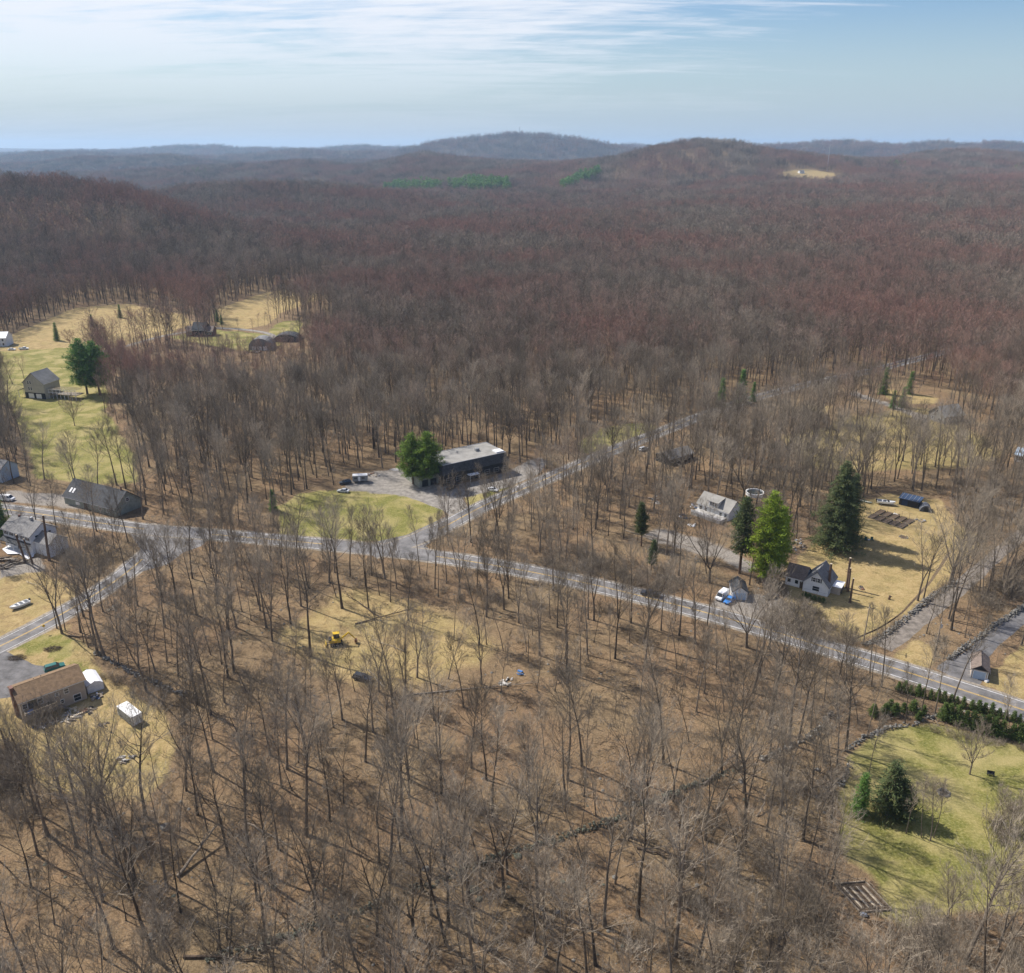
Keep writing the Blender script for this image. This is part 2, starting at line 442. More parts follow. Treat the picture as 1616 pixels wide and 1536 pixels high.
# ------------------------------------------------------------------ roads
def spline(P, step=2.0):
    P = [np.array(p, float) for p in P]
    P = [2 * P[0] - P[1]] + P + [2 * P[-1] - P[-2]]
    out = []
    for i in range(1, len(P) - 2):
        n = max(2, int(np.linalg.norm(P[i + 1] - P[i]) / step))
        for k in range(n):
            t = k / n
            out.append(0.5 * ((2 * P[i]) + (-P[i - 1] + P[i + 1]) * t + (2 * P[i - 1] - 5 * P[i] + 4 * P[i + 1] - P[i + 2]) * t * t + (-P[i - 1] + 3 * P[i] - 3 * P[i + 1] + P[i + 2]) * t ** 3))
    out.append(P[-2])
    out = np.array(out)
    for _ in range(6):
        out[1:-1] = 0.25 * out[:-2] + 0.5 * out[1:-1] + 0.25 * out[2:]
    return out
def normals(C):
    T = np.gradient(C, axis=0); T /= np.linalg.norm(T, axis=1)[:, None]
    return np.stack([-T[:, 1], T[:, 0]], 1)
def ribbon(name, C, a, b_, z, mats, parent=None, dash=None, wob=0.0):
    """strip of road between the offsets a and b_ from the centre line"""
    Nn = normals(C)
    wa = a + (wob * fbm(C[:, 0] / 5, C[:, 1] / 5, 3, 11) if wob else 0)
    wb = b_ + (wob * fbm(C[:, 0] / 5, C[:, 1] / 5, 3, 12) if wob else 0)
    A = C + Nn * (np.asarray(wa)[:, None] if wob else a); B = C + Nn * (np.asarray(wb)[:, None] if wob else b_)
    V = np.zeros((2 * len(C), 3)); V[0::2, :2] = A; V[1::2, :2] = B
    V[:, 2] = ground_z(V[:, 0], V[:, 1]) + z
    i = np.arange(len(C) - 1) * 2
    Fq = np.stack([i, i + 1, i + 3, i + 2], 1)
    if b_ > a: Fq = Fq[:, ::-1]
    me = mesh_from(name, V, np.ascontiguousarray(Fq), mats)
    o = link(name, me, parent)
    return o
asphalt = mat('asphalt', (0.175, 0.168, 0.165), 0.9, var=0.42, scale=0.22, bump=0.1, coord='Object', detail=9)
asphalt2 = mat('old_asphalt', (0.14, 0.135, 0.135), 0.92, var=0.4, scale=0.35, coord='Object', detail=9)
gravel = mat('gravel', (0.24, 0.22, 0.195), 0.95, var=0.35, scale=0.5, coord='Object', detail=9)
shoulder_m = mat('shoulder', (0.27, 0.235, 0.19), 0.95, var=0.4, scale=0.8, coord='Object', detail=8)
paint_w = mat('white_paint', (0.62, 0.61, 0.59), 0.7, var=0.3, scale=1.4)
paint_y = mat('yellow_paint', (0.62, 0.40, 0.085), 0.7, var=0.25, scale=1.4)
main_px = [(1900, 1222), (1760, 1172), (1616, 1121), (1500, 1083), (1419, 1057), (1324, 1028), (1190, 988), (1076, 957), (950, 926), (874, 910), (812, 898), (708, 881), (600, 868), (500, 858), (400, 849), (300, 841), (234, 836), (140, 823), (67, 812), (0, 803), (-120, 790), (-300, 775)]
main_c = spline(place_line(main_px))
left_px = [(262, 850), (235, 873), (200, 904), (160, 932), (117, 958), (58, 991), (0, 1020), (-70, 1055), (-200, 1125)]
left_c = spline(place_line(left_px))
up_px = [(585, 874), (640, 858), (700, 832), (760, 800), (830, 770), (880, 748), (960, 714), (1040, 683), (1100, 659), (1180, 632), (1240, 615), (1300, 601), (1380, 584), (1450, 566), (1540, 545), (1700, 515)]
up_c = spline(place_line(up_px))
ROADS = [(main_c, 4.6), (left_c, 4.2), (up_c, 3.4)]
def road(name, C, hw, z, gap0=0.0, gap1=None, edge_w=0.14):
    r = ribbon(name, C, -hw, hw, z + 0.012, [asphalt]); tag(r, kind='structure')
    s = ribbon('shoulder', C, -hw - 0.9, hw + 0.9, z, [shoulder_m], r, wob=0.5)
    D = np.concatenate([[0], np.cumsum(np.linalg.norm(np.diff(C, axis=0), axis=1))])
    gap1 = gap1 or D[-1]
    def part(nm, a, b_, m, lo, hi, zz):
        sel = (D >= lo) & (D <= hi)
        if sel.sum() > 2: ribbon(nm, C[sel], a, b_, z + zz, [m], r)
    for lo, hi in (gap0 if isinstance(gap0, list) else [(gap0, gap1)]):
        part('edge_line', hw - 0.55, hw - 0.55 + edge_w, paint_w, lo, hi, 0.022)
        part('edge_line', -hw + 0.55 - edge_w, -hw + 0.55, paint_w, lo, hi, 0.022)
        part('centre_line', 0.09, 0.22, paint_y, lo, hi, 0.022)
        part('centre_line', -0.22, -0.09, paint_y, lo, hi, 0.022)
    return r
def dist_along(C, px, py):
    p = np.array(place(px, py).to_2d()); D = np.concatenate([[0], np.cumsum(np.linalg.norm(np.diff(C, axis=0), axis=1))])
    return D[np.argmin(np.linalg.norm(C - p, axis=1))]
main_road = road('road', main_c, 3.9, 0.016, [(0, dist_along(main_c, 690, 879)), (dist_along(main_c, 510, 859), dist_along(main_c, 330, 844)), (dist_along(main_c, 225, 835), 1e9)], edge_w=0.2)
side_road = road('side_road', left_c, 3.6, 0.002, 14)
hill_road = road('hill_road', up_c, 3.7, 0.008, 26, edge_w=0.18)
def sheet(name, pts, z, m, soft=0.5, kind='structure'):
    P = poly(pts)
    C = np.concatenate([P, P[:1]])
    pts2 = []
    for i in range(len(P)):
        n = max(1, int(np.linalg.norm(C[i + 1] - C[i]) / 1.5))
        for k in range(n):
            q = C[i] + (C[i + 1] - C[i]) * k / n
            pts2.append(q)
    pts2 = np.array(pts2); 
    off = soft * fbm(pts2[:, 0] / 2.5, pts2[:, 1] / 2.5, 3, 21)
    ctr = pts2.mean(0); dirv = pts2 - ctr; dirv /= np.linalg.norm(dirv, axis=1)[:, None]
    pts2 = pts2 + dirv * off[:, None]
    bm = bmesh.new()
    vs = [bm.verts.new((p[0], p[1], float(ground_z(p[0], p[1])) + z)) for p in pts2]
    f = bm.faces.new(vs); bmesh.ops.triangulate(bm, faces=[f])
    bmesh.ops.recalc_face_normals(bm, faces=bm.faces)
    me = bpy.data.meshes.new(name); bm.to_mesh(me); bm.free(); me.materials.append(m)
    o = link(name, me); 
    if kind: tag(o, kind=kind)
    return o
# junction pavement where the two roads run together, beside the loop of the side road
sheet('road_junction', [(205, 842), (300, 845), (330, 850), (318, 862), (290, 872), (262, 892), (225, 902), (190, 915), (205, 890), (222, 868)], 0.006, asphalt, 0.3)
sheet('road_junction', [(560, 862), (640, 845), (690, 822), (712, 812), (722, 822), (700, 840), (672, 862), (690, 876), (640, 874)], 0.005, asphalt, 0.3)
sheet('parking_lot', [(552, 771), (575, 756), (600, 747), (632, 744), (655, 750), (680, 764), (700, 769), (770, 757), (850, 724), (864, 728), (852, 748), (800, 770), (765, 776), (730, 786), (738, 800), (716, 818), (700, 806), (640, 783)], 0.004, gravel, 0.6)
# drives
def drive(name, px, hw, m, z=0.004, wob=0.5):
    C = spline(place_line(px), 1.5)
    ROADS.append((C, hw + 0.3))
    return tag(ribbon(name, C, -hw, hw, z, [m], wob=wob), kind='structure')
drive('gravel_driveway', [(1392, 1022), (1420, 1003), (1455, 975), (1500, 940), (1540, 905), (1580, 870), (1630, 830)], 2.4, mat('dirt_drive', (0.19, 0.165, 0.14), 0.95, var=0.4, scale=0.6, detail=9))
drive('asphalt_driveway', [(1490, 1062), (1530, 1042), (1560, 1015), (1590, 990), (1616, 968), (1680, 920), (1760, 870)], 2.4, asphalt2)
sheet('driveway_apron', [(1478, 1052), (1505, 1035), (1545, 1035), (1562, 1058), (1545, 1082), (1510, 1074)], 0.003, asphalt2, 0.3)
drive('asphalt_driveway', [(-120, 1025), (-20, 1030), (20, 1050), (60, 1062), (105, 1060)], 2.6, asphalt2)
sheet('driveway_apron', [(-60, 1060), (15, 1052), (70, 1058), (112, 1056), (110, 1072), (20, 1100), (-60, 1110)], 0.003, asphalt2, 0.4)
for dx in (-0.8, 0.8):     # wheel tracks over the dry lawn
    C = spline(place_line([(1345, 1010), (1400, 985), (1435, 955), (1470, 915), (1500, 870)]), 2) + np.array([dx * 0.8, dx * 0.6])
    tag(ribbon('wheel_track', C, -0.22, 0.22, 0.004, [mat('track_soil', (0.16, 0.115, 0.07), 0.95, var=0.4, scale=1.5)], wob=0.25), kind='structure')
drive('farm_lane', [(140, 560), (200, 546), (250, 532), (295, 524), (340, 518), (400, 522), (430, 530), (425, 545)], 2.2, gravel, 0.02)
# still water of a far lake
sheet('lake', [(16, 269), (30, 266.5), (48, 268), (44, 271.5), (20, 272)], 0.8, mat('lake_water', (0.30, 0.36, 0.42), 0.12, var=0.1, spec=0.6), 0.0)

def near_road(x, y, extra=0.0):
    m = np.zeros(x.shape, bool)
    for C, hw in ROADS:
        Cs = C[::2]
        for k in range(0, len(Cs), 200):
            c = Cs[k:k + 201]
            bx = (x > c[:, 0].min() - 15) & (x < c[:, 0].max() + 15) & (y > c[:, 1].min() - 15) & (y < c[:, 1].max() + 15)
            if not bx.any(): continue
            idx = np.where(bx)[0]
            d = np.sqrt(((x[idx, None] - c[None, :, 0]) ** 2 + (y[idx, None] - c[None, :, 1]) ** 2).min(1))
            m[idx] |= d < hw + 1.0 + extra
    return m

# ------------------------------------------------------------------ trees
def bark_mat(name, lo, hi, red=None, scale=0.9, patch=None):
    m = bpy.data.materials.new(name); m.use_nodes = True
    nt, N, L = nodes(m)
    b = N['Principled BSDF']; b.inputs['Roughness'].default_value = 0.9; b.inputs['Specular IOR Level'].default_value = 0.15
    oi = N.new('ShaderNodeObjectInfo')
    rp = N.new('ShaderNodeValToRGB'); e = rp.color_ramp.elements
    e[0].color = (*lo, 1); e[1].color = (*hi, 1)
    L.new(oi.outputs['Random'], rp.inputs[0])
    c = rp.outputs[0]
    if red:   # stands of red-budded maples, told by where the tree stands
        nz = N.new('ShaderNodeTexNoise'); nz.inputs['Scale'].default_value = 0.0055; nz.inputs['Detail'].default_value = 4
        L.new(oi.outputs['Location'], nz.inputs['Vector'])
        ad = N.new('ShaderNodeMath'); ad.operation = 'ADD'
        mu = N.new('ShaderNodeMath'); mu.operation = 'MULTIPLY'; mu.inputs[1].default_value = 0.22
        L.new(oi.outputs['Random'], mu.inputs[0]); L.new(nz.outputs['Fac'], ad.inputs[0]); L.new(mu.outputs[0], ad.inputs[1])
        sx = N.new('ShaderNodeSeparateXYZ'); L.new(oi.outputs['Location'], sx.inputs[0])
        r0 = N.new('ShaderNodeMapRange'); r0.inputs['From Min'].default_value = 260; r0.inputs['From Max'].default_value = 480
        r0.inputs['To Min'].default_value = -0.25; r0.inputs['To Max'].default_value = 0.0
        L.new(sx.outputs['Y'], r0.inputs[0])
        ad2 = N.new('ShaderNodeMath'); ad2.operation = 'ADD'; L.new(ad.outputs[0], ad2.inputs[0]); L.new(r0.outputs[0], ad2.inputs[1])
        r1 = N.new('ShaderNodeMapRange'); r1.inputs['From Min'].default_value = 0.55; r1.inputs['From Max'].default_value = 0.74
        r1.inputs['To Max'].default_value = 0.7
        L.new(ad2.outputs[0], r1.inputs[0])
        mx = N.new('ShaderNodeMix'); mx.data_type = 'RGBA'
        L.new(r1.outputs[0], mx.inputs['Factor']); L.new(c, mx.inputs['A']); mx.inputs['B'].default_value = (*red, 1)
        c = mx.outputs['Result']
    tc = N.new('ShaderNodeTexCoord')
    n2 = N.new('ShaderNodeTexNoise'); n2.inputs['Scale'].default_value = scale; n2.inputs['Detail'].default_value = 4
    L.new(tc.outputs['Object'], n2.inputs['Vector'])
    r2 = N.new('ShaderNodeMapRange'); r2.inputs['From Min'].default_value = 0.3; r2.inputs['From Max'].default_value = 0.7
    r2.inputs['To Min'].default_value = 0.65; r2.inputs['To Max'].default_value = 1.35
    L.new(n2.outputs['Fac'], r2.inputs[0])
    m2 = N.new('ShaderNodeMix'); m2.data_type = 'RGBA'; m2.blend_type = 'MULTIPLY'; m2.inputs['Factor'].default_value = 1
    cb = N.new('ShaderNodeCombineColor')
    for i in range(3): L.new(r2.outputs[0], cb.inputs[i])
    L.new(c, m2.inputs['A']); L.new(cb.outputs[0], m2.inputs['B'])
    L.new(m2.outputs['Result'], b.inputs['Base Color'])
    return m
bark = bark_mat("bark", (0.085, 0.068, 0.052), (0.21, 0.175, 0.14))
twig = bark_mat("twigs", (0.12, 0.098, 0.072), (0.38, 0.32, 0.245), red=(0.31, 0.148, 0.112))

class Buf:
    def __init__(s): s.v = []; s.f = []; s.m = []
    def tube(s, pts, rad, sides, mi):
        base = len(s.v); n = len(pts)
        for i, (p, r) in enumerate(zip(pts, rad)):
            d = (pts[min(i + 1, n - 1)] - pts[max(i - 1, 0)]); d.normalize()
            a = d.orthogonal().normalized(); c = d.cross(a)
            for k in range(sides):
                t = 2 * math.pi * k / sides
                s.v.append(p + a * (r * math.cos(t)) + c * (r * math.sin(t)))
        for i in range(n - 1):
            for k in range(sides):
                a0 = base + i * sides + k; a1 = base + i * sides + (k + 1) % sides
                s.f.append((a0, a1, a1 + sides, a0 + sides)); s.m.append(mi)
    def sliver(s, p, q, w, mi, bend=0.0):
        d = q - p
        side = d.cross(Vector((random.gauss(0, 1), random.gauss(0, 1), random.gauss(0, 1))))
        if side.length < 1e-6: return
        side = side.normalized() * (w * 0.5)
        i = len(s.v)
        s.v += [p - side, p + side, q]; s.f.append((i, i + 1, i + 2)); s.m.append(mi)
    def mesh(s, name, mats):
        me = mesh_from(name, s.v, s.f, mats, s.m)
        return me

def rot_dir(d, ang, az):
    a = d.orthogonal().normalized(); c = d.cross(a)
    s = a * math.cos(az) + c * math.sin(az)
    return (d * math.cos(ang) + s * math.sin(ang)).normalized()

def wander(p, d, length, n, wob, up):
    pts = [p.copy()]; dd = d.copy()
    for i in range(n):
        dd = (dd + Vector((random.gauss(0, wob), random.gauss(0, wob), random.gauss(0, wob) + up))).normalized()
        p = p + dd * (length / n); pts.append(p)
    return pts

def bare_tree(h, r0, style='tall', lod=1, wide=1.0, lean=0.03):
    """returns trunk buffer and crown buffer. h height, r0 trunk radius"""
    T, C = Buf(), Buf()
    sides = {1: 7, 2: 4, 3: 3}[lod]
    lean_az = random.uniform(0, 6.28)
    d0 = Vector((math.cos(lean_az) * lean, math.sin(lean_az) * lean, 1)).normalized()
    crown_base = {'tall': 0.45 if lod == 1 else 0.38, 'fork': 0.30, 'broad': 0.22, 'thin': 0.42, 'shrub': 0.05}[style]
    stems = []
    if style in ('fork', 'broad'):
        hb = h * (crown_base * random.uniform(0.7, 1.0) if style == 'fork' else 0.20)
        base = wander(Vector((0, 0, -0.3)), d0, hb + 0.3, 3, 0.02, 0.0)
        T.tube(base, [r0 * 1.25, r0, r0 * 0.92, r0 * 0.88], sides, 0)
        ns = 2 if style == 'fork' else 4
        az0 = random.uniform(0, 6.28)
        for k in range(ns):
            ang = random.uniform(0.14, 0.26) if style == 'fork' else random.uniform(0.30, 0.55)
            dd = rot_dir(d0, ang * wide, az0 + k * 6.283 / ns + random.uniform(-.3, .3))
            stems.append((base[-1], dd, (h - hb) * random.uniform(0.85, 1.0), r0 * (0.66 if style == 'fork' else 0.5), 0.08 if style == 'fork' else 0.05))
    elif style == 'shrub':
        for k in range(7):
            a = random.uniform(0, 6.28); q = random.uniform(0.1, 0.5)
            stems.append((Vector((0, 0, -0.1)), Vector((math.cos(a) * q, math.sin(a) * q, 1)).normalized(), h * random.uniform(0.7, 1), r0, 0.05))
    else:
        stems.append((Vector((0, 0, -0.3)), d0, h * 0.96, r0 * 1.1, crown_base))
    tw_n = {1: 6, 2: 10, 3: 8}[lod]
    tw_w = {1: 0.030, 2: 0.075, 3: 0.19}[lod]
    for (p, d, ln, r, cb) in stems:
        nseg = 9 if lod == 1 else (5 if lod == 2 else 3)
        pts = wander(p, d, ln, nseg, 0.045, 0.02)
        rr = [max(r * (1 - 0.92 * (i / nseg) ** 1.1), 0.03 * (2 if lod > 1 else 1)) for i in range(nseg + 1)]
        if lod == 1 and style in ('tall', 'thin'): rr[0] = r * 1.35
        if lod == 3: rr = [q * .75 for q in rr]
        T.tube(pts, rr, sides, 0)
        nb = {1: 28, 2: 22, 3: 15}[lod]
        if style == 'fork': nb = int(nb * 0.62)
        if style == 'broad': nb = int(nb * 0.5)
        if style == 'thin': nb = int(nb * 0.6)
        if style == 'shrub': nb = int(nb * 0.25)
        for k in range(nb):
            t = cb + (0.985 - cb) * ((k + random.random()) / nb) ** 0.9
            fi = t * nseg; i = min(int(fi), nseg - 1); q = pts[i].lerp(pts[i + 1], fi - i)
            loc_d = (pts[i + 1] - pts[i]).normalized()
            rel = (t - cb) / (1 - cb)
            bl = h * (0.26 if style in ('tall', 'fork', 'broad') else 0.18) * wide * (0.35 + 0.9 * math.sin(math.pi * min(1, 0.22 + rel * 0.8)) ) * random.uniform(0.7, 1.15)
            if lod > 1: bl = h * 0.25 * wide * math.sin(math.pi * (0.16 + 0.76 * rel)) ** 0.6 * random.uniform(0.75, 1.1)
            if style == 'shrub': bl *= 1.4
            ang = random.uniform(0.55, 0.95) * (1.15 - 0.45 * rel)
            bd = rot_dir(loc_d, ang, k * 2.4 + random.uniform(-.5, .5))
            rb = max(rr[i] * 0.42, 0.035 if lod == 1 else 0.07)
            b1 = wander(q, bd, bl, 4 if lod == 1 else 2, 0.10, 0.11)
            C.tube(b1, [rb * (1 - 0.85 * j / (len(b1) - 1)) for j in range(len(b1))], 4 if lod == 1 else 3, 1 if rb < 0.06 else 0)
            # second order
            n2 = {1: 6, 2: 4, 3: 3}[lod]
            for j in range(n2):
                u = 0.22 + 0.78 * (j + random.random()) / n2
                fj = u * (len(b1) - 1); i2 = min(int(fj), len(b1) - 2); q2 = b1[i2].lerp(b1[i2 + 1], fj - i2)
                bd2 = rot_dir((b1[i2 + 1] - b1[i2]).normalized(), random.uniform(0.4, 0.85), random.uniform(0, 6.28))
                l2 = bl * random.uniform(0.32, 0.55) * (1.15 - 0.5 * u)
                bd2 = (bd2 + Vector((0, 0, 0.25 if lod == 1 else 0.02))).normalized()
                if lod == 1:
                    e2 = wander(q2, bd2, l2, 2, 0.12, 0.08)
                    C.tube(e2, [0.030, 0.020, 0.010], 3, 1)
                else:
                    e2 = [q2, q2 + bd2 * l2]
                    C.sliver(e2[0], e2[1], tw_w * 1.1, 1)
                n3 = tw_n
                for m_ in range(n3):
                    w_ = (m_ + random.random()) / n3
                    q3 = e2[0].lerp(e2[-1], w_)
                    d3 = rot_dir((e2[-1] - e2[0]).normalized(), random.uniform(0.3, 0.8), random.uniform(0, 6.28))
                    d3 = (d3 + Vector((0, 0, 0.2 if lod == 1 else -0.05))).normalized()
                    l3 = random.uniform(0.7, 1.5) * (1.0 if lod < 3 else 1.5) * (h / 27.0) ** 0.5
                    C.sliver(q3, q3 + d3 * l3, tw_w * random.uniform(0.7, 1.2), 1)
                    if lod == 1:
                        for _ in range(2):
                            a_ = random.uniform(0.15, 0.9)
                            q4 = q3 + d3 * (l3 * a_)
                            d4 = rot_dir(d3, random.uniform(0.3, 0.8), random.uniform(0, 6.28))
                            C.sliver(q4, q4 + d4 * (l3 * random.uniform(0.35, 0.7)), tw_w * 0.7, 1)
    return T, C

def join(bufs):
    B = Buf()
    for b_ in bufs:
        o = len(B.v); B.v += b_.v; B.f += [tuple(i + o for i in f) for f in b_.f]; B.m += b_.m
    return B

KINDS = [  # style, height, trunk radius, width factor, lean, describing words
    ('tall', 27, 0.27, 1.00, 0.02, 'tall straight'),
    ('tall', 25, 0.21, 0.85, 0.05, 'slim upright'),
    ('fork', 26, 0.30, 1.00, 0.03, 'forked'),
    ('tall', 29, 0.33, 1.15, 0.02, 'thick trunked'),
    ('thin', 22, 0.14, 0.80, 0.06, 'slender'),
    ('fork', 24, 0.25, 1.25, 0.05, 'wide forked'),
    ('broad', 21, 0.36, 1.05, 0.03, 'broad spreading'),
    ('thin', 17, 0.11, 0.95, 0.10, 'small leaning'),
    ('tall', 24, 0.24, 1.2, 0.07, 'leaning'),
    ('broad', 13, 0.18, 0.9, 0.03, 'low rounded'),
]
near_meshes = []
for i, (st, h, r0, w, ln, wd) in enumerate(KINDS):
    T, C = bare_tree(h, r0, st, 1, w, ln)
    near_meshes.append((T.mesh('trunk', [bark, twig]), C.mesh('crown', [bark, twig]), T, C))
for i, (st, h, r0, w, ln, wd) in enumerate(KINDS):      # a second individual of every kind
    T, C = bare_tree(h * .97, r0 * .92, st, 1, w * random.uniform(.85, 1.1), ln * 1.6)
    near_meshes.append((T.mesh('trunk', [bark, twig]), C.mesh('crown', [bark, twig]), T, C))
src = bpy.data.collections.new('woodland_kinds')
def source(name, buf, mats):
    o = bpy.data.objects.new(name, buf.mesh(name, mats)); src.objects.link(o)
for i, (tm, cm, T, C) in enumerate(near_meshes[:10]):
    source('tree_kind_%02d' % i, join([T, C]), [bark, twig])           # 0-9
for i in range(8):                                                     # 10-17 middle distance
    st, h, r0, w, ln, wd = KINDS[[0, 2, 3, 5, 1, 8, 0, 6][i]]
    T, C = bare_tree(h, r0, st, 2, w * 1.15, ln)
    source('tree_kind_%02d' % (10 + i), join([T, C]), [bark, twig])
far_bufs = []
for i in range(8):                                                     # 18-25 far
    st, h, r0, w, ln, wd = KINDS[[0, 2, 3, 5, 0, 8, 3, 2][i]]
    T, C = bare_tree(h, r0, st, 3, w * 1.25, ln)
    far_bufs.append(join([T, C]))
    source('tree_kind_%02d' % (18 + i), far_bufs[-1], [bark, twig])
for i in range(4):                                                     # 26-29 patches of far wood, about 40 m square
    parts = []
    for k in range(20):
        fb = far_bufs[random.randrange(8)]
        ox, oy = (k % 5) * 8 - 16 + random.uniform(-3.5, 3.5), (k // 5) * 10 - 15 + random.uniform(-4, 4)
        a = random.uniform(0, 6.28); sc = random.uniform(0.7, 1.05)
        M = Matrix.Translation((ox, oy, -1)) @ Matrix.Rotation(a, 4, 'Z') @ Matrix.Diagonal((sc, sc, sc, 1))
        nb = Buf()
        keep = [j for j in range(len(fb.f)) if len(fb.f[j]) == 4 or random.random() < 0.6]
        # make the few remaining twigs wider
        nb.v = [M @ v for v in fb.v]
        nb.f = [fb.f[j] for j in keep]; nb.m = [fb.m[j] for j in keep]
        parts.append(nb)
    source('tree_kind_%02d' % (26 + i), join(parts), [bark, twig])
def brush_kind():
    B = Buf()
    for k in range(26):
        a = random.uniform(0, 6.28); rr = random.uniform(0, 1.5); p = Vector((math.cos(a) * rr, math.sin(a) * rr, -.05))
        d = Vector((math.cos(a) * random.uniform(0, .9), math.sin(a) * random.uniform(0, .9), 1)).normalized(); l = random.uniform(1.2, 2.9)
        q = wander(p, d, l, 3, .18, -.02)
        for i in range(3): B.sliver(q[i], q[i + 1], .05, 1)
        for j in range(20):
            u = random.uniform(.15, 1) * 3; i = min(int(u), 2); s = q[i].lerp(q[i + 1], u - i)
            dd = (d + Vector((random.gauss(0, .8), random.gauss(0, .8), random.gauss(0, .5)))).normalized()
            B.sliver(s, s + dd * random.uniform(.35, 1.0), .030, 1)
    return B
for i in range(3):                                                     # 30-32 brush
    source('tree_kind_%02d' % (30 + i), brush_kind(), [bark, twig])

for i in range(3):                                                     # 33-35 fallen sticks and dead stalks
    B = Buf()
    for k in range(14):
        a = random.uniform(0, 6.28); c_ = Vector((random.uniform(-2.2, 2.2), random.uniform(-2.2, 2.2), .06)); l = random.uniform(.5, 2.6)
        q = c_ + Vector((math.cos(a) * l, math.sin(a) * l, random.uniform(0, .35)))
        B.tube([c_, q], [random.uniform(.03, .07), .02], 3, 0)
        for j in range(3):
            s = c_.lerp(q, random.random()); B.sliver(s, s + Vector((random.gauss(0, .6), random.gauss(0, .6), random.uniform(0, .5))), .035, 1)
    source('tree_kind_%02d' % (33 + i), B, [bark, twig])

for i in range(10): source('tree_kind_%02d' % (36 + i), join([near_meshes[10 + i][2], near_meshes[10 + i][3]]), [bark, twig])
def scatter_points(y0, y1, spacing, seed, umax=0.80):
    """jittered grid over the wedge in view and a margin beside it"""
    r = np.random.default_rng(seed)
    ysn = np.arange(y0, y1, spacing)
    X, Y = [], []
    for y in ysn:
        w = umax * y + 45
        xs = np.arange(-w, w, spacing)
        X.append(xs); Y.append(np.full(len(xs), y))
    X = np.concatenate(X); Y = np.concatenate(Y)
    X = X + r.uniform(-0.48, 0.48, len(X)) * spacing
    Y = Y + r.uniform(-0.48, 0.48, len(Y)) * spacing
    return X, Y

# hand-noted open ground where hardly a tree stands, and buildings to keep clear
CLEARS = [(place(px, py).to_2d(), r) for px, py, r in [
    (70, 1120, 14), (203, 1135, 9), (138, 1085, 7), (735, 745, 17), (690, 760, 12), (570, 758, 10), (1275, 930, 10), (1160, 945, 10), (1128, 820, 11),
    (1190, 782, 7), (1550, 1068, 8), (1405, 825, 10), (1440, 795, 11), (150, 800, 15), (50, 865, 13), (60, 620, 14), (316, 525, 16), (410, 545, 14),
    (1488, 655, 12), (1370, 1420, 9), (1075, 725, 8), (533, 1012, 6), (572, 1072, 4), (812, 1070, 5), (20, 540, 14), (1138, 646, 6), (1172, 640, 8), (1188, 638, 5), (1368, 1462, 8), (1375, 1495, 6), (1345, 1440, 5), (1400, 622, 6), (1230, 634, 8), (1270, 624, 8), (1320, 613, 8), (1200, 642, 6), (1350, 604, 8), (1480, 692, 10), (1468, 680, 8), (1500, 680, 7), (1370, 640, 6), (533, 1040, 8), (531, 1068, 6), (560, 1050, 5), (1372, 1515, 6), (1012, 868, 5), (1027, 910, 4)]]
def wood_mask(x, y, rnd):
    """probability that a tree of the wood stands here"""
    cvr = cover_at(x, y)
    p = np.ones(x.shape)
    openg = np.maximum.reduce([cvr['lawn'], cvr['straw'], cvr['yard'], cvr['dirt']])
    p *= 1 - np.clip(openg * 1.6, 0, 1)
    p *= 1 - 0.90 * cvr['clear']
    p *= 1 - 0.55 * cvr['glade']
    p[near_road(x, y)] = 0
    for c_, r_ in CLEARS:
        p[(x - c_[0]) ** 2 + (y - c_[1]) ** 2 < r_ * r_] = 0
    return rnd < p

LOW = [([(185, 556), (300, 545), (380, 560), (480, 560), (500, 610), (420, 640), (240, 620), (180, 600)], .52), ([(690, 775), (810, 745), (830, 760), (750, 800), (700, 800)], .35),
       ([(1380, 660), (1560, 670), (1560, 720), (1380, 700)], .6), ([(1080, 815), (1180, 815), (1180, 870), (1090, 870)], .45), ([(1380, 600), (1500, 620), (1480, 650), (1380, 640)], .5),
       ([(640, 800), (720, 800), (700, 840), (640, 850)], .5), ([(1118, 642), (1210, 634), (1215, 690), (1118, 694)], .5),
       ([(1440, 668), (1530, 672), (1530, 720), (1440, 715)], .5), ([(1300, 870), (1360, 870), (1360, 900), (1300, 900)], .4), ([(495, 1018), (625, 1014), (625, 1085), (495, 1080)], .45),
       ([(1120, 985), (1190, 1005), (1180, 1040), (1110, 1020)], .35), ([(1180, 640), (1300, 612), (1390, 592), (1400, 610), (1300, 640), (1200, 665)], .5), ([(60, 880), (140, 860), (150, 900), (70, 925)], .6), ([(330, 522), (520, 505), (535, 548), (430, 565), (330, 556)], .4), ([(20, 560), (180, 545), (200, 562), (60, 575)], .5)]
LOW = [(poly(q), f) for q, f in LOW]
def low_growth(x, y):
    s = np.ones(x.shape)
    for P_, f in LOW:
        m = (x > P_[:, 0].min()) & (x < P_[:, 0].max()) & (y > P_[:, 1].min()) & (y < P_[:, 1].max())
        if m.any():
            q = s[m]; q[poly_sd(P_, x[m], y[m]) < 0] = f; s[m] = q
    return s
pts = []   # x, y, z, rot, scale, kind, near?
def add_wood(y0, y1, spacing, seed, kinds, smin, smax, thin=None, sink=0.0):
    X, Y = scatter_points(y0, y1, spacing, seed)
    r = np.random.default_rng(seed + 1)
    keep = wood_mask(X, Y, r.random(len(X)))
    if thin is not None: keep &= r.random(len(X)) < thin(X, Y)
    X, Y = X[keep], Y[keep]
    Z = ground_z(X, Y) - sink
    k = r.choice(kinds, len(X)); k = np.where((k < 10) & (r.random(len(X)) < .5), k + 36, k); s = r.uniform(smin, smax, len(X)) * low_growth(X, Y); a = r.uniform(0, 6.28, len(X))
    return np.stack([X, Y, Z, a, s, k], 1)
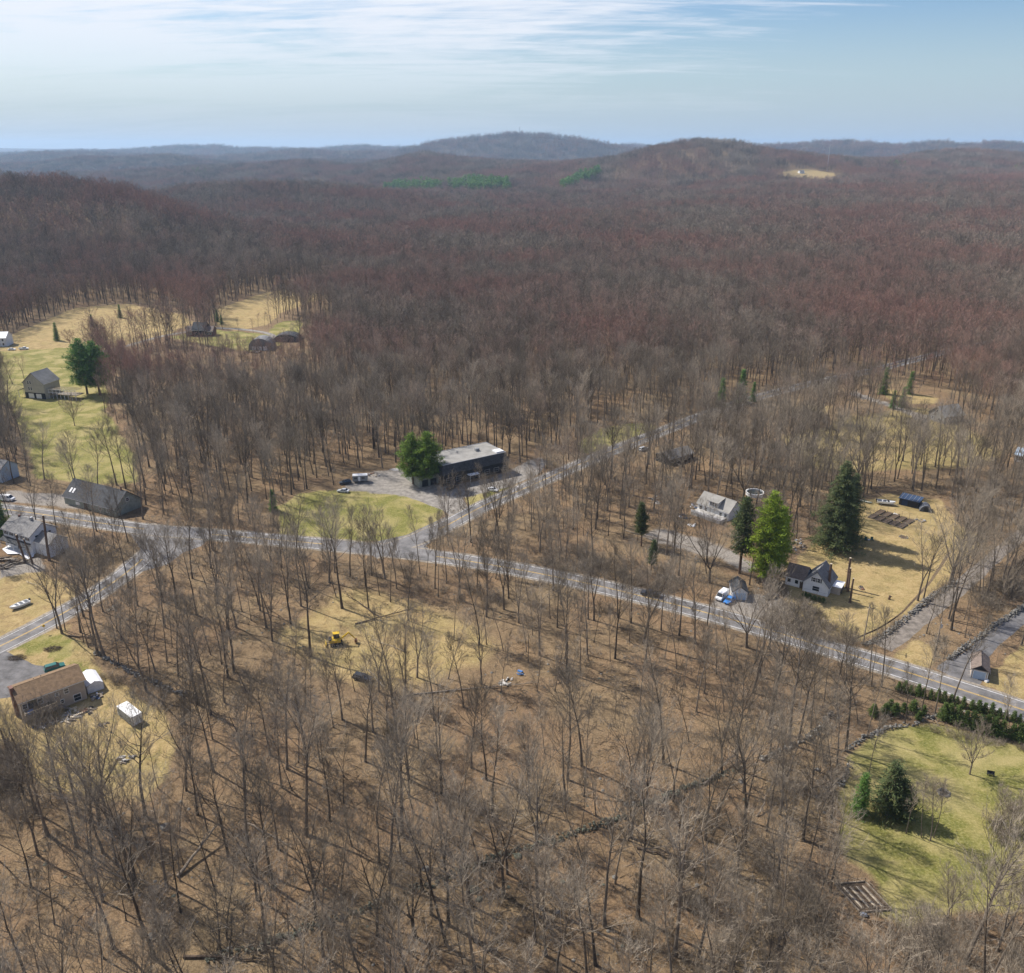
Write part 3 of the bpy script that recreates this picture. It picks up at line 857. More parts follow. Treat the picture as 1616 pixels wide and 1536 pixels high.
def dens_near(X, Y):
    n = fbm(X / 28, Y / 28, 3, 31)
    return np.clip(0.9 + n * 0.9, 0.25, 1)
near_pts = np.concatenate([add_wood(62, 150, 6.3, 100, [0, 0, 1, 1, 2, 3, 4, 4, 5, 7, 8], 0.72, 1.02, dens_near),
                          add_wood(150, 300, 6.6, 110, [0, 1, 1, 1, 4, 4, 4, 7, 7, 2], 0.72, 1.05, lambda X, Y: dens_near(X, Y) * .82)])
near2 = add_wood(300, 470, 6.3, 120, [0, 0, 1, 4, 2, 3, 3, 5, 8], 0.75, 1.0, dens_near)
mid = add_wood(470, 900, 6.5, 140, [10, 11, 12, 13, 14, 15, 16], 0.8, 1.05)
farp = add_wood(900, 2000, 8.4, 160, list(range(18, 26)), 0.8, 1.1)
patch = add_wood(2000, 5200, 34, 180, [26, 27, 28, 29], 0.85, 1.1)
patch2 = add_wood(5200, 9500, 70, 190, [26, 27, 28, 29], 1.6, 2.1, sink=14.0)
brush = add_wood(70, 420, 5.2, 200, [30, 31, 32], 0.6, 1.3, lambda X, Y: np.clip(0.25 + 1.6 * fbm(X / 18, Y / 18, 3, 77), 0.04, 0.9))
# colour and size rank of the near trees: the 300 that show largest become things of their own

sticks = add_wood(68, 330, 4.6, 300, [33, 34, 35], .6, 1.3, lambda X, Y: np.clip(.55 + fbm(X / 22, Y / 22, 3, 51), .15, 1))
saplings = add_wood(66, 320, 7.5, 320, [4, 7, 7, 1], .22, .5, lambda X, Y: np.clip(.45 + fbm(X / 30, Y / 30, 3, 61), .1, 1))

# ------------------------------------------------------------------ built things
M = {}
def cm(name, c, **k):
    if name not in M: M[name] = mat(name, c, **k)
    return M[name]
cm('tan_siding', (0.42, 0.36, 0.30), var=0.12, scale=0.6); cm('brown_shingle', (0.185, 0.122, 0.070), var=0.3, scale=1.5, bump=0.2)
cm('white_siding', (0.70, 0.71, 0.72), var=0.1, scale=0.6); cm('grey_shingle', (0.20, 0.195, 0.19), var=0.25, scale=1.5, bump=0.2)
cm('dark_shingle', (0.055, 0.058, 0.064), var=0.35, scale=1.2, bump=0.2); cm('charcoal_wall', (0.03, 0.032, 0.037), var=0.3, scale=0.8)
cm('white_trim', (0.76, 0.76, 0.75), var=0.08, scale=2); cm('green_grey_siding', (0.27, 0.29, 0.25), var=0.2, scale=0.8)
cm('flat_roof', (0.27, 0.26, 0.24), var=0.18, scale=0.35, detail=8); cm('weathered_wood', (0.26, 0.215, 0.165), var=0.35, scale=2.5)
cm('dark_wood', (0.095, 0.068, 0.048), var=0.35, scale=2.5); cm('pale_wood', (0.52, 0.44, 0.33), var=0.25, scale=2.5)
cm('blue_door', (0.40, 0.50, 0.62), var=0.08, scale=2); cm('brown_roof', (0.17, 0.135, 0.115), var=0.3, scale=1.6, bump=0.2)
cm('rubber', (0.022, 0.022, 0.022), rough=0.8); cm('steel', (0.42, 0.43, 0.45), rough=0.45, metal=0.6, var=0.12)
cm('white_metal', (0.74, 0.75, 0.76), rough=0.5, var=0.1, scale=1.2); cm('rust', (0.20, 0.10, 0.055), var=0.4, scale=3)
cm('white_cloth', (0.76, 0.77, 0.80), rough=0.75, var=0.14, scale=1.0); cm('grey_cloth', (0.10, 0.11, 0.13), rough=0.75, var=0.2, scale=1.4)
cm('blue_tarp', (0.06, 0.20, 0.50), rough=0.6, var=0.2); cm('dark_blue', (0.02, 0.04, 0.09), rough=0.5, var=0.2)
cm('teal_paint', (0.02, 0.10, 0.095), rough=0.35, var=0.2, spec=0.5); cm('yellow_paint_worn', (0.70, 0.46, 0.03), rough=0.5, var=0.2)
cm('brick', (0.20, 0.11, 0.085), var=0.25, scale=5); cm('concrete', (0.46, 0.44, 0.41), var=0.2, scale=2)
cm('soil', (0.10, 0.07, 0.045), var=0.4, scale=4, bump=0.4); cm('stone', (0.19, 0.18, 0.16), var=0.45, scale=1.6, bump=0.4)
cm('mossy_stone', (0.125, 0.13, 0.095), var=0.5, scale=1.6, bump=0.4); cm('grey_paint', (0.22, 0.23, 0.24), rough=0.4, var=0.1)
cm('black_plastic', (0.03, 0.032, 0.035), rough=0.5); cm('shutter_black', (0.04, 0.04, 0.045), rough=0.6)
cm('pole_wood', (0.30, 0.25, 0.20), var=0.3, scale=3, stretch=(3, 3, 0.4)); cm('insulator', (0.5, 0.5, 0.48), rough=0.3)
cm('solar_blue', (0.05, 0.08, 0.14), rough=0.25, var=0.2, spec=0.6); cm('stump_bark', (0.125, 0.082, 0.06), var=0.35, scale=2, stretch=(2, 2, 0.5))
glass = bpy.data.materials.new('window_glass'); glass.use_nodes = True
_b = glass.node_tree.nodes['Principled BSDF']; _b.inputs['Base Color'].default_value = (0.025, 0.032, 0.042, 1); _b.inputs['Roughness'].default_value = 0.08; _b.inputs['Specular IOR Level'].default_value = 0.8
def paint(name, c, rough=0.28):
    if name in M: return M[name]
    m = mat(name, c, rough, var=0.06, scale=2, spec=0.55); M[name] = m; return m
paint('car_white', (0.78, 0.79, 0.80)); paint('car_blue', (0.05, 0.22, 0.58)); paint('car_dark', (0.03, 0.035, 0.045)); paint('car_silver', (0.45, 0.47, 0.49))
paint('hull_white', (0.74, 0.75, 0.74)); paint('car_teal', (0.015, 0.12, 0.11))

class G:
    """gathers boxes, prisms and tubes in the local frame of a thing"""
    def __init__(s): s.v = []; s.f = []; s.m = []
    def add(s, v, f, mi=0):
        o = len(s.v); s.v += [tuple(p) for p in v]; s.f += [tuple(i + o for i in q) for q in f]; s.m += [mi] * len(f); return s
    def box(s, x0, x1, y0, y1, z0, z1, mi=0):
        v = [(x, y, z) for z in (z0, z1) for y in (y0, y1) for x in (x0, x1)]
        return s.add(v, [(0, 2, 3, 1), (4, 5, 7, 6), (0, 1, 5, 4), (2, 6, 7, 3), (0, 4, 6, 2), (1, 3, 7, 5)], mi)
    def prism(s, prof, axis, a, b, mi=0):
        """closed profile in the plane across the axis, run from a to b"""
        n = len(prof)
        def P(t, q):
            return {'x': (t, q[0], q[1]), 'y': (q[0], t, q[1]), 'z': (q[0], q[1], t)}[axis]
        v = [P(a, q) for q in prof] + [P(b, q) for q in prof]
        f = [tuple(range(n))[::-1], tuple(range(n, 2 * n))] + [(i, (i + 1) % n, n + (i + 1) % n, n + i) for i in range(n)]
        return s.add(v, f, mi)
    def tube(s, p0, p1, r0, r1=None, sides=8, mi=0):
        p0, p1 = Vector(p0), Vector(p1); r1 = r0 if r1 is None else r1
        d = (p1 - p0).normalized(); a = d.orthogonal().normalized(); c = d.cross(a)
        v = []
        for p, r in ((p0, r0), (p1, r1)):
            for k in range(sides):
                t = 2 * math.pi * k / sides; v.append(p + a * (r * math.cos(t)) + c * (r * math.sin(t)))
        f = [(k, (k + 1) % sides, sides + (k + 1) % sides, sides + k) for k in range(sides)]
        f += [tuple(range(sides))[::-1], tuple(range(sides, 2 * sides))]
        return s.add(v, f, mi)
    def loft(s, rings, mi=0, caps=True):
        n = len(rings[0]); v = [p for r in rings for p in r]; f = []
        for i in range(len(rings) - 1):
            for k in range(n): f.append((i * n + k, i * n + (k + 1) % n, (i + 1) * n + (k + 1) % n, (i + 1) * n + k))
        if caps: f += [tuple(range(n))[::-1], tuple(range((len(rings) - 1) * n, len(rings) * n))]
        return s.add(v, f, mi)
    def build(s, name, mats, parent=None, bevel=0.0, loc=(0, 0, 0), rz=0.0, smooth=False):
        if not isinstance(mats, (list, tuple)): mats = [mats]
        mats = [M[m] if isinstance(m, str) else m for m in mats]
        me = mesh_from(name, s.v, s.f, mats, s.m)
        bm = bmesh.new(); bm.from_mesh(me); bmesh.ops.recalc_face_normals(bm, faces=bm.faces)
        if bevel: bmesh.ops.bevel(bm, geom=bm.edges[:], offset=bevel, segments=1, affect='EDGES', clamp_overlap=True)
        bm.to_mesh(me); bm.free()
        if smooth: me.polygons.foreach_set('use_smooth', np.ones(len(me.polygons), bool))
        return link(name, me, parent, loc, rz)

LAND = []     # landmarks that tree labels may lean on: (phrase, xy)
def thing(name, label, cat, a, b=None, group=None, land=None):
    """an Empty at the ground under the thing; x runs from photo point a to photo point b"""
    A = place(*a)
    rz = 0.0; ln = 0.0
    if isinstance(b, tuple):
        B = place(*b); rz = math.atan2(B.y - A.y, B.x - A.x); ln = (B - A).to_2d().length
    elif b is not None: rz = b
    o = empty(name, A, rz); tag(o, label, cat, group)
    if land: LAND.append((land, A.to_2d()))
    return (o, ln)
def face_at(face, Lx, D, u, z, w, h, t):
    """box of width w and height h lying on a face of the house, t thick"""
    if face == 'f': return (u - w / 2, u + w / 2, -t, 0.0, z, z + h)
    if face == 'b': return (u - w / 2, u + w / 2, D, D + t, z, z + h)
    if face == 'l': return (-t, 0.0, u - w / 2, u + w / 2, z, z + h)
    return (Lx, Lx + t, u - w / 2, u + w / 2, z, z + h)
def window(par, Lx, D, face, u, z, w=1.0, h=1.3, frame='white_trim', shutters=None, lite=1):
    g = G(); fr = 0.10
    b0 = face_at(face, Lx, D, u, z - fr, w + 2 * fr, fr, 0.08); g.box(*b0)
    g.box(*face_at(face, Lx, D, u, z + h, w + 2 * fr, fr, 0.08))
    g.box(*face_at(face, Lx, D, u - w / 2 - fr / 2, z, fr, h, 0.08)); g.box(*face_at(face, Lx, D, u + w / 2 + fr / 2, z, fr, h, 0.08))
    g.box(*face_at(face, Lx, D, u, z + h / 2 - 0.03, w, 0.06, 0.07))
    fo = g.build('window', frame, par)
    p = G(); q = list(face_at(face, Lx, D, u, z, w, h, 0.045)); p.box(*q); p.build('pane', glass, fo)
    if shutters:
        for s in (-1, 1):
            G().box(*face_at(face, Lx, D, u + s * (w / 2 + 0.36), z - .05, 0.42, h + .1, 0.06)).build('shutter', shutters, par)
    return fo
def gable(par, Lx, D, eave, rise, wall, roof, ridge='x', over=0.4, z0=0.0, trim='white_trim', x0=0.0, y0=0.0):
    g = G()
    if ridge == 'x':
        prof = [(y0, z0), (y0 + D, z0), (y0 + D, eave), (y0 + D / 2, eave + rise), (y0, eave)]
        g.prism(prof, 'x', x0, x0 + Lx)
    else:
        prof = [(x0, z0), (x0 + Lx, z0), (x0 + Lx, eave), (x0 + Lx / 2, eave + rise), (x0, eave)]
        g.prism(prof, 'y', y0, y0 + D)
    w = g.build('wall', wall, par)
    span = (D if ridge == 'x' else Lx) / 2; c0 = (y0 if ridge == 'x' else x0) + span
    sl = rise / span; t = 0.22
    r = G()
    lo = eave - sl * over + 0.02; hi = eave + rise + 0.02
    for s in (-1, 1):
        prof = [(c0 + s * (span + over), lo), (c0 + s * 0.0, hi), (c0, hi + t), (c0 + s * (span + over), lo + t)]
        if ridge == 'x': r.prism(prof, 'x', x0 - over, x0 + Lx + over)
        else: r.prism(prof, 'y', y0 - over, y0 + D + over)
    ro = r.build('roof', roof, par)
    tr = G()
    for s in (-1, 1):
        prof = [(c0 + s * (span + over + 0.03), lo - 0.02), (c0 + s * (span + over + 0.03), lo + t - 0.04), (c0 + s * (span + over - 0.04), lo + t - 0.09), (c0 + s * (span + over - 0.04), lo - 0.02)]
        if ridge == 'x': tr.prism(prof, 'x', x0 - over - 0.02, x0 + Lx + over + 0.02)
        else: tr.prism(prof, 'y', y0 - over - 0.02, y0 + D + over + 0.02)
    tr.build('gutter', trim, ro)
    rc = G()
    if ridge == 'x': rc.prism([(c0 - .18, hi + t - .09), (c0, hi + t + .05), (c0 + .18, hi + t - .09)], 'x', x0 - over, x0 + Lx + over)
    else: rc.prism([(c0 - .18, hi + t - .09), (c0, hi + t + .05), (c0 + .18, hi + t - .09)], 'y', y0 - over, y0 + D + over)
    rc.build('ridge_cap', roof, ro)
    return w, ro

# --- tan raised ranch at lower left
t, Lx = thing('ranch_house', 'tan two storey ranch house with brown roof and rear deck, beside the white shelter', 'house', (37.8, 1140), (125.5, 1107), land='the tan ranch house')
Lx = 13.6; D = 8.2
w, ro = gable(t, Lx, D, 5.2, 1.75, 'tan_siding', 'brown_shingle', over=0.45)
for u, z, ww, hh in [(0.9, 3.2, 0.9, 1.2), (4.1, 3.1, 1.0, 1.3), (7.6, 3.5, 0.6, 0.7), (9.6, 3.3, 0.9, 1.15), (8.4, 1.2, 0.6, 0.9), (11.6, 0.5, 1.5, 1.6)]:
    window(t, Lx, D, 'f', u, z, ww, hh)
window(t, Lx, D, 'r', 3, 3.2); window(t, Lx, D, 'b', 3, 3.2); window(t, Lx, D, 'b', 10, 3.2); window(t, Lx, D, 'l', 5.6, 3.2, .8, 1)
G().box(*face_at('f', Lx, D, 2.5, 2.75, 1.8, 2.0, 0.07)).build('sliding_door', glass, t)
G().box(-0.75, -0.02, 3.0, 4.5, 0, 7.6).build('chimney', 'brick', t, 0.03)
d = G(); d.box(0.3, 6.8, -2.6, -0.02, 2.45, 2.62)
for x in (0.4, 3.5, 6.7): d.box(x - .07, x + .07, -2.55, -2.41, 0, 3.55)
dk = d.build('deck', 'weathered_wood', t)
r = G(); r.box(0.3, 6.8, -2.6, -2.52, 3.42, 3.54); r.box(0.26, 0.34, -2.5, -0.05, 3.42, 3.54); r.box(6.74, 6.82, -2.5, -.05, 3.42, 3.54)
for k in range(26): r.box(0.32 + k * .25, 0.37 + k * .25, -2.59, -2.55, 2.64, 3.40)
tag(r.build('railing', 'pale_wood', dk), kind='stuff')
st = G()
for k in range(9): st.box(6.85 + k * .28, 7.15 + k * .28, -2.4, -1.4, 2.3 - k * .27, 2.4 - k * .27)
st.build('stairs', 'weathered_wood', dk)
for x, y in ((6.2, 5.6), (4.6, 5.3)): G().tube((x, y, 6.0), (x, y, 6.9), .07, sides=6).build('vent_pipe', 'black_plastic', ro)
# things standing on and under the deck
def clutter(name, label, cat, par_t, pos, builder, rz=0.0, group=None):
    q = par_t.matrix_basis @ Vector(pos)
    o = builder(); o.location = q; o.rotation_euler = (0, 0, par_t.rotation_euler.z + rz); tag(o, label, cat, group); return o
def barrel(m): return lambda: G().tube((0, 0, 0), (0, 0, .9), .32, .32, 12).build('barrel', m)
def crate(m, a=.8, b=.6, c=.5): return lambda: G().box(-a / 2, a / 2, -b / 2, b / 2, 0, c).box(-a / 2 - .02, a / 2 + .02, -b / 2 - .02, b / 2 + .02, c, c + .05).build('storage_box', m, bevel=.02)
def chairb(m):
    def f():
        g = G(); g.box(-.28, .28, -.28, .28, .4, .47); g.box(-.28, .28, .24, .3, .47, 1.0)
        for a in (-.25, .25):
            for b in (-.25, .25): g.tube((a, b, 0), (a, b, .42), .025, sides=5)
        return g.build('garden_chair', m)
    return f
bpy.context.view_layer.update()
clutter('barrel', 'dark rain barrel in the shade below the ranch house deck', 'barrel', t, (4.6, -0.9, 0), barrel('dark_blue'))
clutter('barrel', 'pale drum under the end of the ranch house deck', 'barrel', t, (2.2, -1.6, 0), barrel('steel'))
clutter('storage_box', 'blue box on the ranch house deck beside the glass door', 'box', t, (1.5, -1.6, 2.62), crate('blue_tarp', 1.1, .8, .6), .2)
clutter('storage_box', 'dark box standing in the middle of the deck', 'box', t, (3.6, -1.2, 2.62), crate('black_plastic'), .1)
clutter('garden_chair', 'dark chair at the far end of the ranch house deck', 'chair', t, (5.6, -1.3, 2.62), chairb('black_plastic'), 2.4)
clutter('garden_chair', 'dark chair below the ranch house wall, on the ground by the basement door', 'chair', t, (8.6, -1.4, 0), chairb('grey_paint'), 1.0)
def heap(m1, m2, n=14, rad=1.2, hz=.5, name='junk_pile', sz=.5):
    """a pile of odd boards and boxes"""
    g = G()
    for k in range(n):
        a = random.uniform(0, 6.28); rr = rad * math.sqrt(random.random()); z = random.uniform(0, hz) * (1 - rr / rad * .6)
        l, w_, h_ = random.uniform(.3, 1.6) * sz * 2, random.uniform(.1, .6) * sz * 2, random.uniform(.05, .35) * sz * 2
        b_ = G().box(-l / 2, l / 2, -w_ / 2, w_ / 2, 0, h_)
        R_ = Matrix.Translation((math.cos(a) * rr, math.sin(a) * rr, z)) @ Matrix.Rotation(random.uniform(0, 6.28), 4, 'Z') @ Matrix.Rotation(random.uniform(-.35, .35), 4, 'X') @ Matrix.Rotation(random.uniform(-.25, .25), 4, 'Y')
        g.add([R_ @ Vector(v) for v in b_.v], b_.f, random.randrange(3))
    return g.build(name, [m1, m2, 'weathered_wood'])
def pile(px, py, label, m1, m2, n=14, rad=1.2, hz=.5, name='junk_pile', cat='junk pile', sz=.5, land=None):
    o = heap(m1, m2, n, rad, hz, name, sz); o.location = place(px, py, 0.0); tag(o, label, cat)
    if land: LAND.append((land, o.location.to_2d()))
    return o
pile(112, 1130, 'scattered pale boards and scrap on the ground behind the ranch house', 'pale_wood', 'concrete', 26, 2.6, .25, sz=.6)
pile(142, 1122, 'low heap of dark scrap between the ranch house corner and shelter', 'black_plastic', 'rust', 16, 1.4, .5)
pile(165, 1143, 'small black heap with a board at the yard edge before the container', 'black_plastic', 'dark_wood', 7, 1.0, .3)
pile(66, 1147, 'jumble of dark boxes and blue tarp under the deck', 'dark_blue', 'steel', 16, 1.8, .7)
pile(200, 1198, 'pile of whitish stones and boards alone on the lawn below the container', 'concrete', 'stone', 18, 1.5, .45, name='rubble_pile', cat='rubble pile', land='the whitish rubble pile on the lawn')
for px_, py_, lb_ in ((27, 1039, 'larger dark brush mound on the grass island above the ranch drive'), (83, 1025, 'smaller dark brush mound on the grass below the road sign')):
    g = Buf()
    for k in range(420):
        a = random.uniform(0, 6.28); rr = 2.3 * math.sqrt(random.random()); p = Vector((math.cos(a) * rr, math.sin(a) * rr * .6, random.uniform(0, .7) * (1 - rr / 2.8)))
        g.sliver(p, p + Vector((random.gauss(0, .7), random.gauss(0, .5), random.uniform(0, .5))), .07, 0)
    o = link('brush_pile', g.mesh('brush_pile', [M['dark_wood']]), None, place(px_, py_)); tag(o, lb_, 'brush pile')
pile(96, 1136, 'dark clutter lying in the shade along the foot of the ranch house wall', 'black_plastic', 'steel', 22, 2.2, .5, sz=.5)
# --- white fabric shelter
t, _ = thing('fabric_shelter', 'white fabric garage shelter with peaked roof behind the ranch house', 'shelter', (139, 1096), (159, 1089), land='the white fabric shelter')
Lx = 3.7; D = 6.4
def shell(prof, y0, y1, th):
    g = G(); n = len(prof)
    g.prism(prof, 'y', y0, y1); return g
g = shell([(0, .05), (Lx, .05), (Lx, 1.9), (Lx * .78, 2.5), (Lx / 2, 2.85), (Lx * .22, 2.5), (0, 1.9)], 0.0, D, .1)
c = g.build('cover', 'white_cloth', t, smooth=False)
fr = G()
for y in (-.04, D + .04):
    for a, b_ in (((0, 0), (0, 1.92)), ((0, 1.92), (Lx / 2, 2.9)), ((Lx / 2, 2.9), (Lx, 1.92)), ((Lx, 1.92), (Lx, 0))):
        fr.tube((a[0], y, a[1]), (b_[0], y, b_[1]), .045, sides=6)
tag(fr.build('frame', 'steel', t), kind='stuff')
G().box(Lx * .28, Lx * .72, -.05, -.01, .06, 1.9).build('door_flap', 'white_cloth', t)
pile(152, 1100, 'bags and scrap lying along the open side of the white shelter', 'dark_blue', 'white_cloth', 14, 1.3, .4)
# --- storage container
t, _ = thing('storage_container', 'white box storage container with ribbed side on the lawn', 'container', (209.5, 1147.5), R(50), land='the white storage container')
Lx = 2.5; D = 6.6; Hh = 2.5
G().box(0, Lx, 0, D, .12, Hh - .06).build('body', 'white_metal', t)
G().box(-.04, Lx + .04, -.04, D + .04, Hh - .06, Hh + .02).build('roof', 'white_trim', t)
for k in range(13): G().box(-.05, -.004, .25 + k * .48, .45 + k * .48, .2, Hh - .12).build('rib', 'green_grey_siding', t)
for k in range(13): G().box(Lx + .004, Lx + .05, .25 + k * .48, .45 + k * .48, .2, Hh - .12).build('rib', 'white_metal', t)
for s in (0.06, Lx / 2 + .02):
    dd = G().box(s, s + Lx / 2 - .08, -.05, -.003, .18, Hh - .12).build('door', 'white_metal', t)
    G().tube((s + (1.0 if s < 1 else .15), -.08, .3), (s + (1.0 if s < 1 else .15), -.08, Hh - .2), .03, sides=6).build('lock_bar', 'steel', dd)
for x in (.1, Lx - .35):
    for y in (.1, D - .35): G().box(x, x + .25, y, y + .25, 0, .12).build('foot', 'concrete', t)

# --- vehicles
def wheel_mesh():
    if 'wheel' in _cache: return _cache['wheel']
    g = G(); g.tube((0, -.11, 0), (0, .11, 0), .33, sides=14, mi=0); g.tube((0, -.125, 0), (0, .125, 0), .18, sides=10, mi=1)
    o = g.build('wheel', ['rubber', 'steel'], None, .02); me = o.data; bpy.data.objects.remove(o); _cache['wheel'] = me; return me
_cache = {}
def car(label, px, py, rz, colour, kind='sedan', group=None, land=None, cat='car', name='parked_car'):
    t, _ = thing(name, label, cat, (px, py), rz, group, land)
    Ls = {'sedan': 4.6, 'suv': 4.7, 'pickup': 5.6, 'van': 5.4, 'wagon': 4.6}[kind]; W = {'van': 2.0, 'pickup': 1.95}.get(kind, 1.82)
    h = Ls / 2
    low = {'sedan': [(-h, .45), (-h, .85), (-h + .9, .95), (h - 1.3, .95), (h - .1, .78), (h, .45), (h - .3, .26), (-h + .3, .26)],
           'suv': [(-h, .5), (-h, 1.05), (h - 1.2, 1.1), (h - .1, .95), (h, .5), (h - .3, .3), (-h + .3, .3)],
           'pickup': [(-h, .55), (-h, 1.05), (h - 1.3, 1.12), (h - .08, 1.0), (h, .55), (h - .3, .38), (-h + .3, .38)],
           'van': [(-h, .5), (-h, 1.3), (h - .9, 1.3), (h - .1, 1.05), (h, .5), (h - .3, .32), (-h + .3, .32)]}
    low['wagon'] = low['suv']
    b_ = G().prism(low[kind], 'y', -W / 2, W / 2).build('body', colour, t, .05)
    cab = {'sedan': (-1.55, 1.0, -1.0, .35, .93, 1.42), 'suv': (-2.2, 1.15, -1.95, .5, 1.08, 1.68), 'wagon': (-2.2, 1.15, -1.95, .5, 1.08, 1.55),
           'pickup': (-.6, 1.5, -.45, .9, 1.1, 1.78), 'van': (-2.68, 1.9, -2.62, 1.25, 1.28, 2.15)}[kind]
    a0, a1, c0, c1, z0, z1 = cab; wi = W / 2 - .06; wt = W / 2 - .26
    ring0 = [(a0, -wi, z0), (a1, -wi, z0), (a1, wi, z0), (a0, wi, z0)]; ring1 = [(c0, -wt, z1), (c1, -wt, z1), (c1, wt, z1), (c0, wt, z1)]
    gl = G().loft([ring0, ring1]).build('windows', glass, t)
    rf = G().prism([(c0 - .04, z1 - .02), (c1 + .04, z1 - .02), (c1 - .05, z1 + .06), (c0 + .05, z1 + .06)], 'y', -wt - .04, wt + .04).build('roof', colour, t, .02)
    pl = G()
    for x0_, x1_ in ((a0, c0), (a1, c1), ((a0 + a1) / 2, (c0 + c1) / 2)):
        for s in (-1, 1): pl.tube((x0_, s * (wi + .01), z0), (x1_, s * (wt + .01), z1), .05, sides=5)
    tag(pl.build('pillars', colour, t), kind='stuff')
    if kind == 'van': G().box(-2.7, .6, -W / 2 + .04, W / 2 - .04, 1.25, 2.17).build('cargo_body', colour, t, .06)
    if kind == 'pickup':
        G().box(-h + .15, -.75, -W / 2 + .12, W / 2 - .12, 1.03, 1.07).build('load_bed', 'black_plastic', t)
        G().box(-h, -h + .12, -W / 2, W / 2, 1.05, 1.35).box(-h + .12, -.7, -W / 2, -W / 2 + .1, 1.05, 1.35).box(-h + .12, -.7, W / 2 - .1, W / 2, 1.05, 1.35).build('bed_side', colour, t)
    for x in (-h + .85, h - .9):
        for s in (-1, 1):
            link('wheel', wheel_mesh(), t, (x, s * (W / 2 - .08), .33))
    for s in (-1, 1):
        G().box(h - .06, h + .015, s * (W / 2 - .45) - .18, s * (W / 2 - .45) + .18, .66, .8).build('headlight', 'insulator', t)
        G().box(-h - .015, -h + .05, s * (W / 2 - .3) - .12, s * (W / 2 - .3) + .12, .7, .85).build('tail_light', cm('lamp_red', (.35, .02, .02), rough=.3), t)
    return t
ROAD_UP = R(50)
car('dark green car parked nose out at the end of the drive behind the ranch house', 87, 1057, R(35), 'car_teal', 'suv')
car('white van with dark nose parked beside the small white garage', 1139, 944, R(232), 'car_white', 'van', name='parked_van', cat='van', land='the white van by the road')
car('bright blue car parked in front of the small white garage', 1151, 950, R(232), 'car_blue', 'sedan')
car('white car on the gravel at the corner of the parking lot near the grass island', 778, 775, R(-30), 'car_white', 'sedan')
car('dark blue pickup in the shade at the front of the black building', 714, 771, R(60), 'car_dark', 'pickup', name='parked_pickup', cat='pickup truck')
car('silver car driving on the hill road past the roadside clearing', 1015, 711, R(42), 'car_silver', 'suv', name='moving_car')
car('pale car far up the hill road before the trees close in', 1307, 599, R(33), 'car_silver', 'sedan', name='moving_car')
car('dark car half hidden in the brush at the left end of the parking lot', 545, 764, R(200), 'car_dark', 'suv')
car('silver car parked at the grass edge left of the parking lot trailer', 542, 777, R(170), 'car_silver', 'sedan')
car('white car in front of the white house at the left frame edge', 19, 553, R(10), 'car_white', 'sedan')
car('white pickup beside the white car in the far left yard', 38, 552, R(15), 'car_white', 'pickup', name='parked_pickup', cat='pickup truck')
car('black car in the shade right of the white cottage', 1324, 932, R(60), 'car_dark', 'suv')
car('dark car parked by the drive between the garage and the cottage', 1216, 944, R(200), 'car_dark', 'sedan')
car('dark pickup standing in brush beside the main road', 1026, 940, R(160), 'car_dark', 'pickup', name='parked_pickup', cat='pickup truck')
car('dark buggy left in the clearing below the yellow excavator', 572, 1073, R(-20), 'car_dark', 'wagon', land='the dark buggy in the clearing')
car('pale grey car beside the shed left of the main road bend', 12, 790, R(-8), 'car_white', 'van', name='parked_van', cat='van')
# camper trailer in the lot
t, _ = thing('camper_trailer', 'boxy blue grey trailer with pale top at the far end of the parking lot', 'trailer', (557, 763), R(8))
G().box(0, 5.6, 0, 2.4, .7, 2.9).build('body', 'grey_paint', t, .08); G().box(-.05, 5.65, -.05, 2.45, 2.9, 3.05).build('roof', 'white_metal', t, .02)
G().box(.5, 1.7, -.04, -.005, 1.6, 2.4).build('pane', glass, t); G().box(3.4, 4.6, -.04, -.005, 1.6, 2.4).build('pane', glass, t); G().box(2.1, 2.9, -.05, -.005, .8, 2.6).build('door', 'white_trim', t)
G().box(5.62, 5.68, .5, 1.9, 1.4, 2.5).build('end_panel', 'blue_door', t)
for x in (2.2, 3.1):
    for y in (.1, 2.3): link('wheel', wheel_mesh(), t, (x, y, .33))
G().tube((-1.3, 1.2, .5), (0, .3, .7), .05, sides=5).tube((-1.3, 1.2, .5), (0, 2.1, .7), .05, sides=5).build('hitch', 'steel', t)
pile(590, 750, 'low line of scrap metal along the back of the parking lot', 'steel', 'rust', 16, 2.6, .3)
o = sheet('concrete_pad', [(614, 741), (634, 737), (640, 740), (624, 744)], 0.05, M['concrete'], 0.1)

# --- white-roofed blocks: black commercial building
t, _ = thing('commercial_building', 'long black mansard commercial building with flat grey roof behind the pine', 'building', (700, 767), (796, 745), land='the black flat roofed building')
Lx = 28.5; D = 15.0
G().box(0, Lx, 0, D, 0, 5.0).build('wall', 'charcoal_wall', t)
g = G(); lo = [(-1.1, -1.1, 4.6), (Lx + 1.1, -1.1, 4.6), (Lx + 1.1, D + 1.1, 4.6), (-1.1, D + 1.1, 4.6)]; hi_ = [(0, 0, 8.2), (Lx, 0, 8.2), (Lx, D, 8.2), (0, D, 8.2)]
g.loft([lo, hi_]); mr_ = g.build('mansard_roof', 'dark_shingle', t)
G().box(.25, Lx - .25, .25, D - .25, 8.15, 8.24).build('flat_roof', 'flat_roof', t)
cp = G(); cp.box(-.05, Lx + .05, -.05, .25, 8.2, 8.36); cp.box(-.05, Lx + .05, D - .25, D + .05, 8.2, 8.36); cp.box(-.05, .25, .25, D - .25, 8.2, 8.36); cp.box(Lx - .25, Lx + .05, .25, D - .25, 8.2, 8.36); cp.build('coping', 'steel', t)
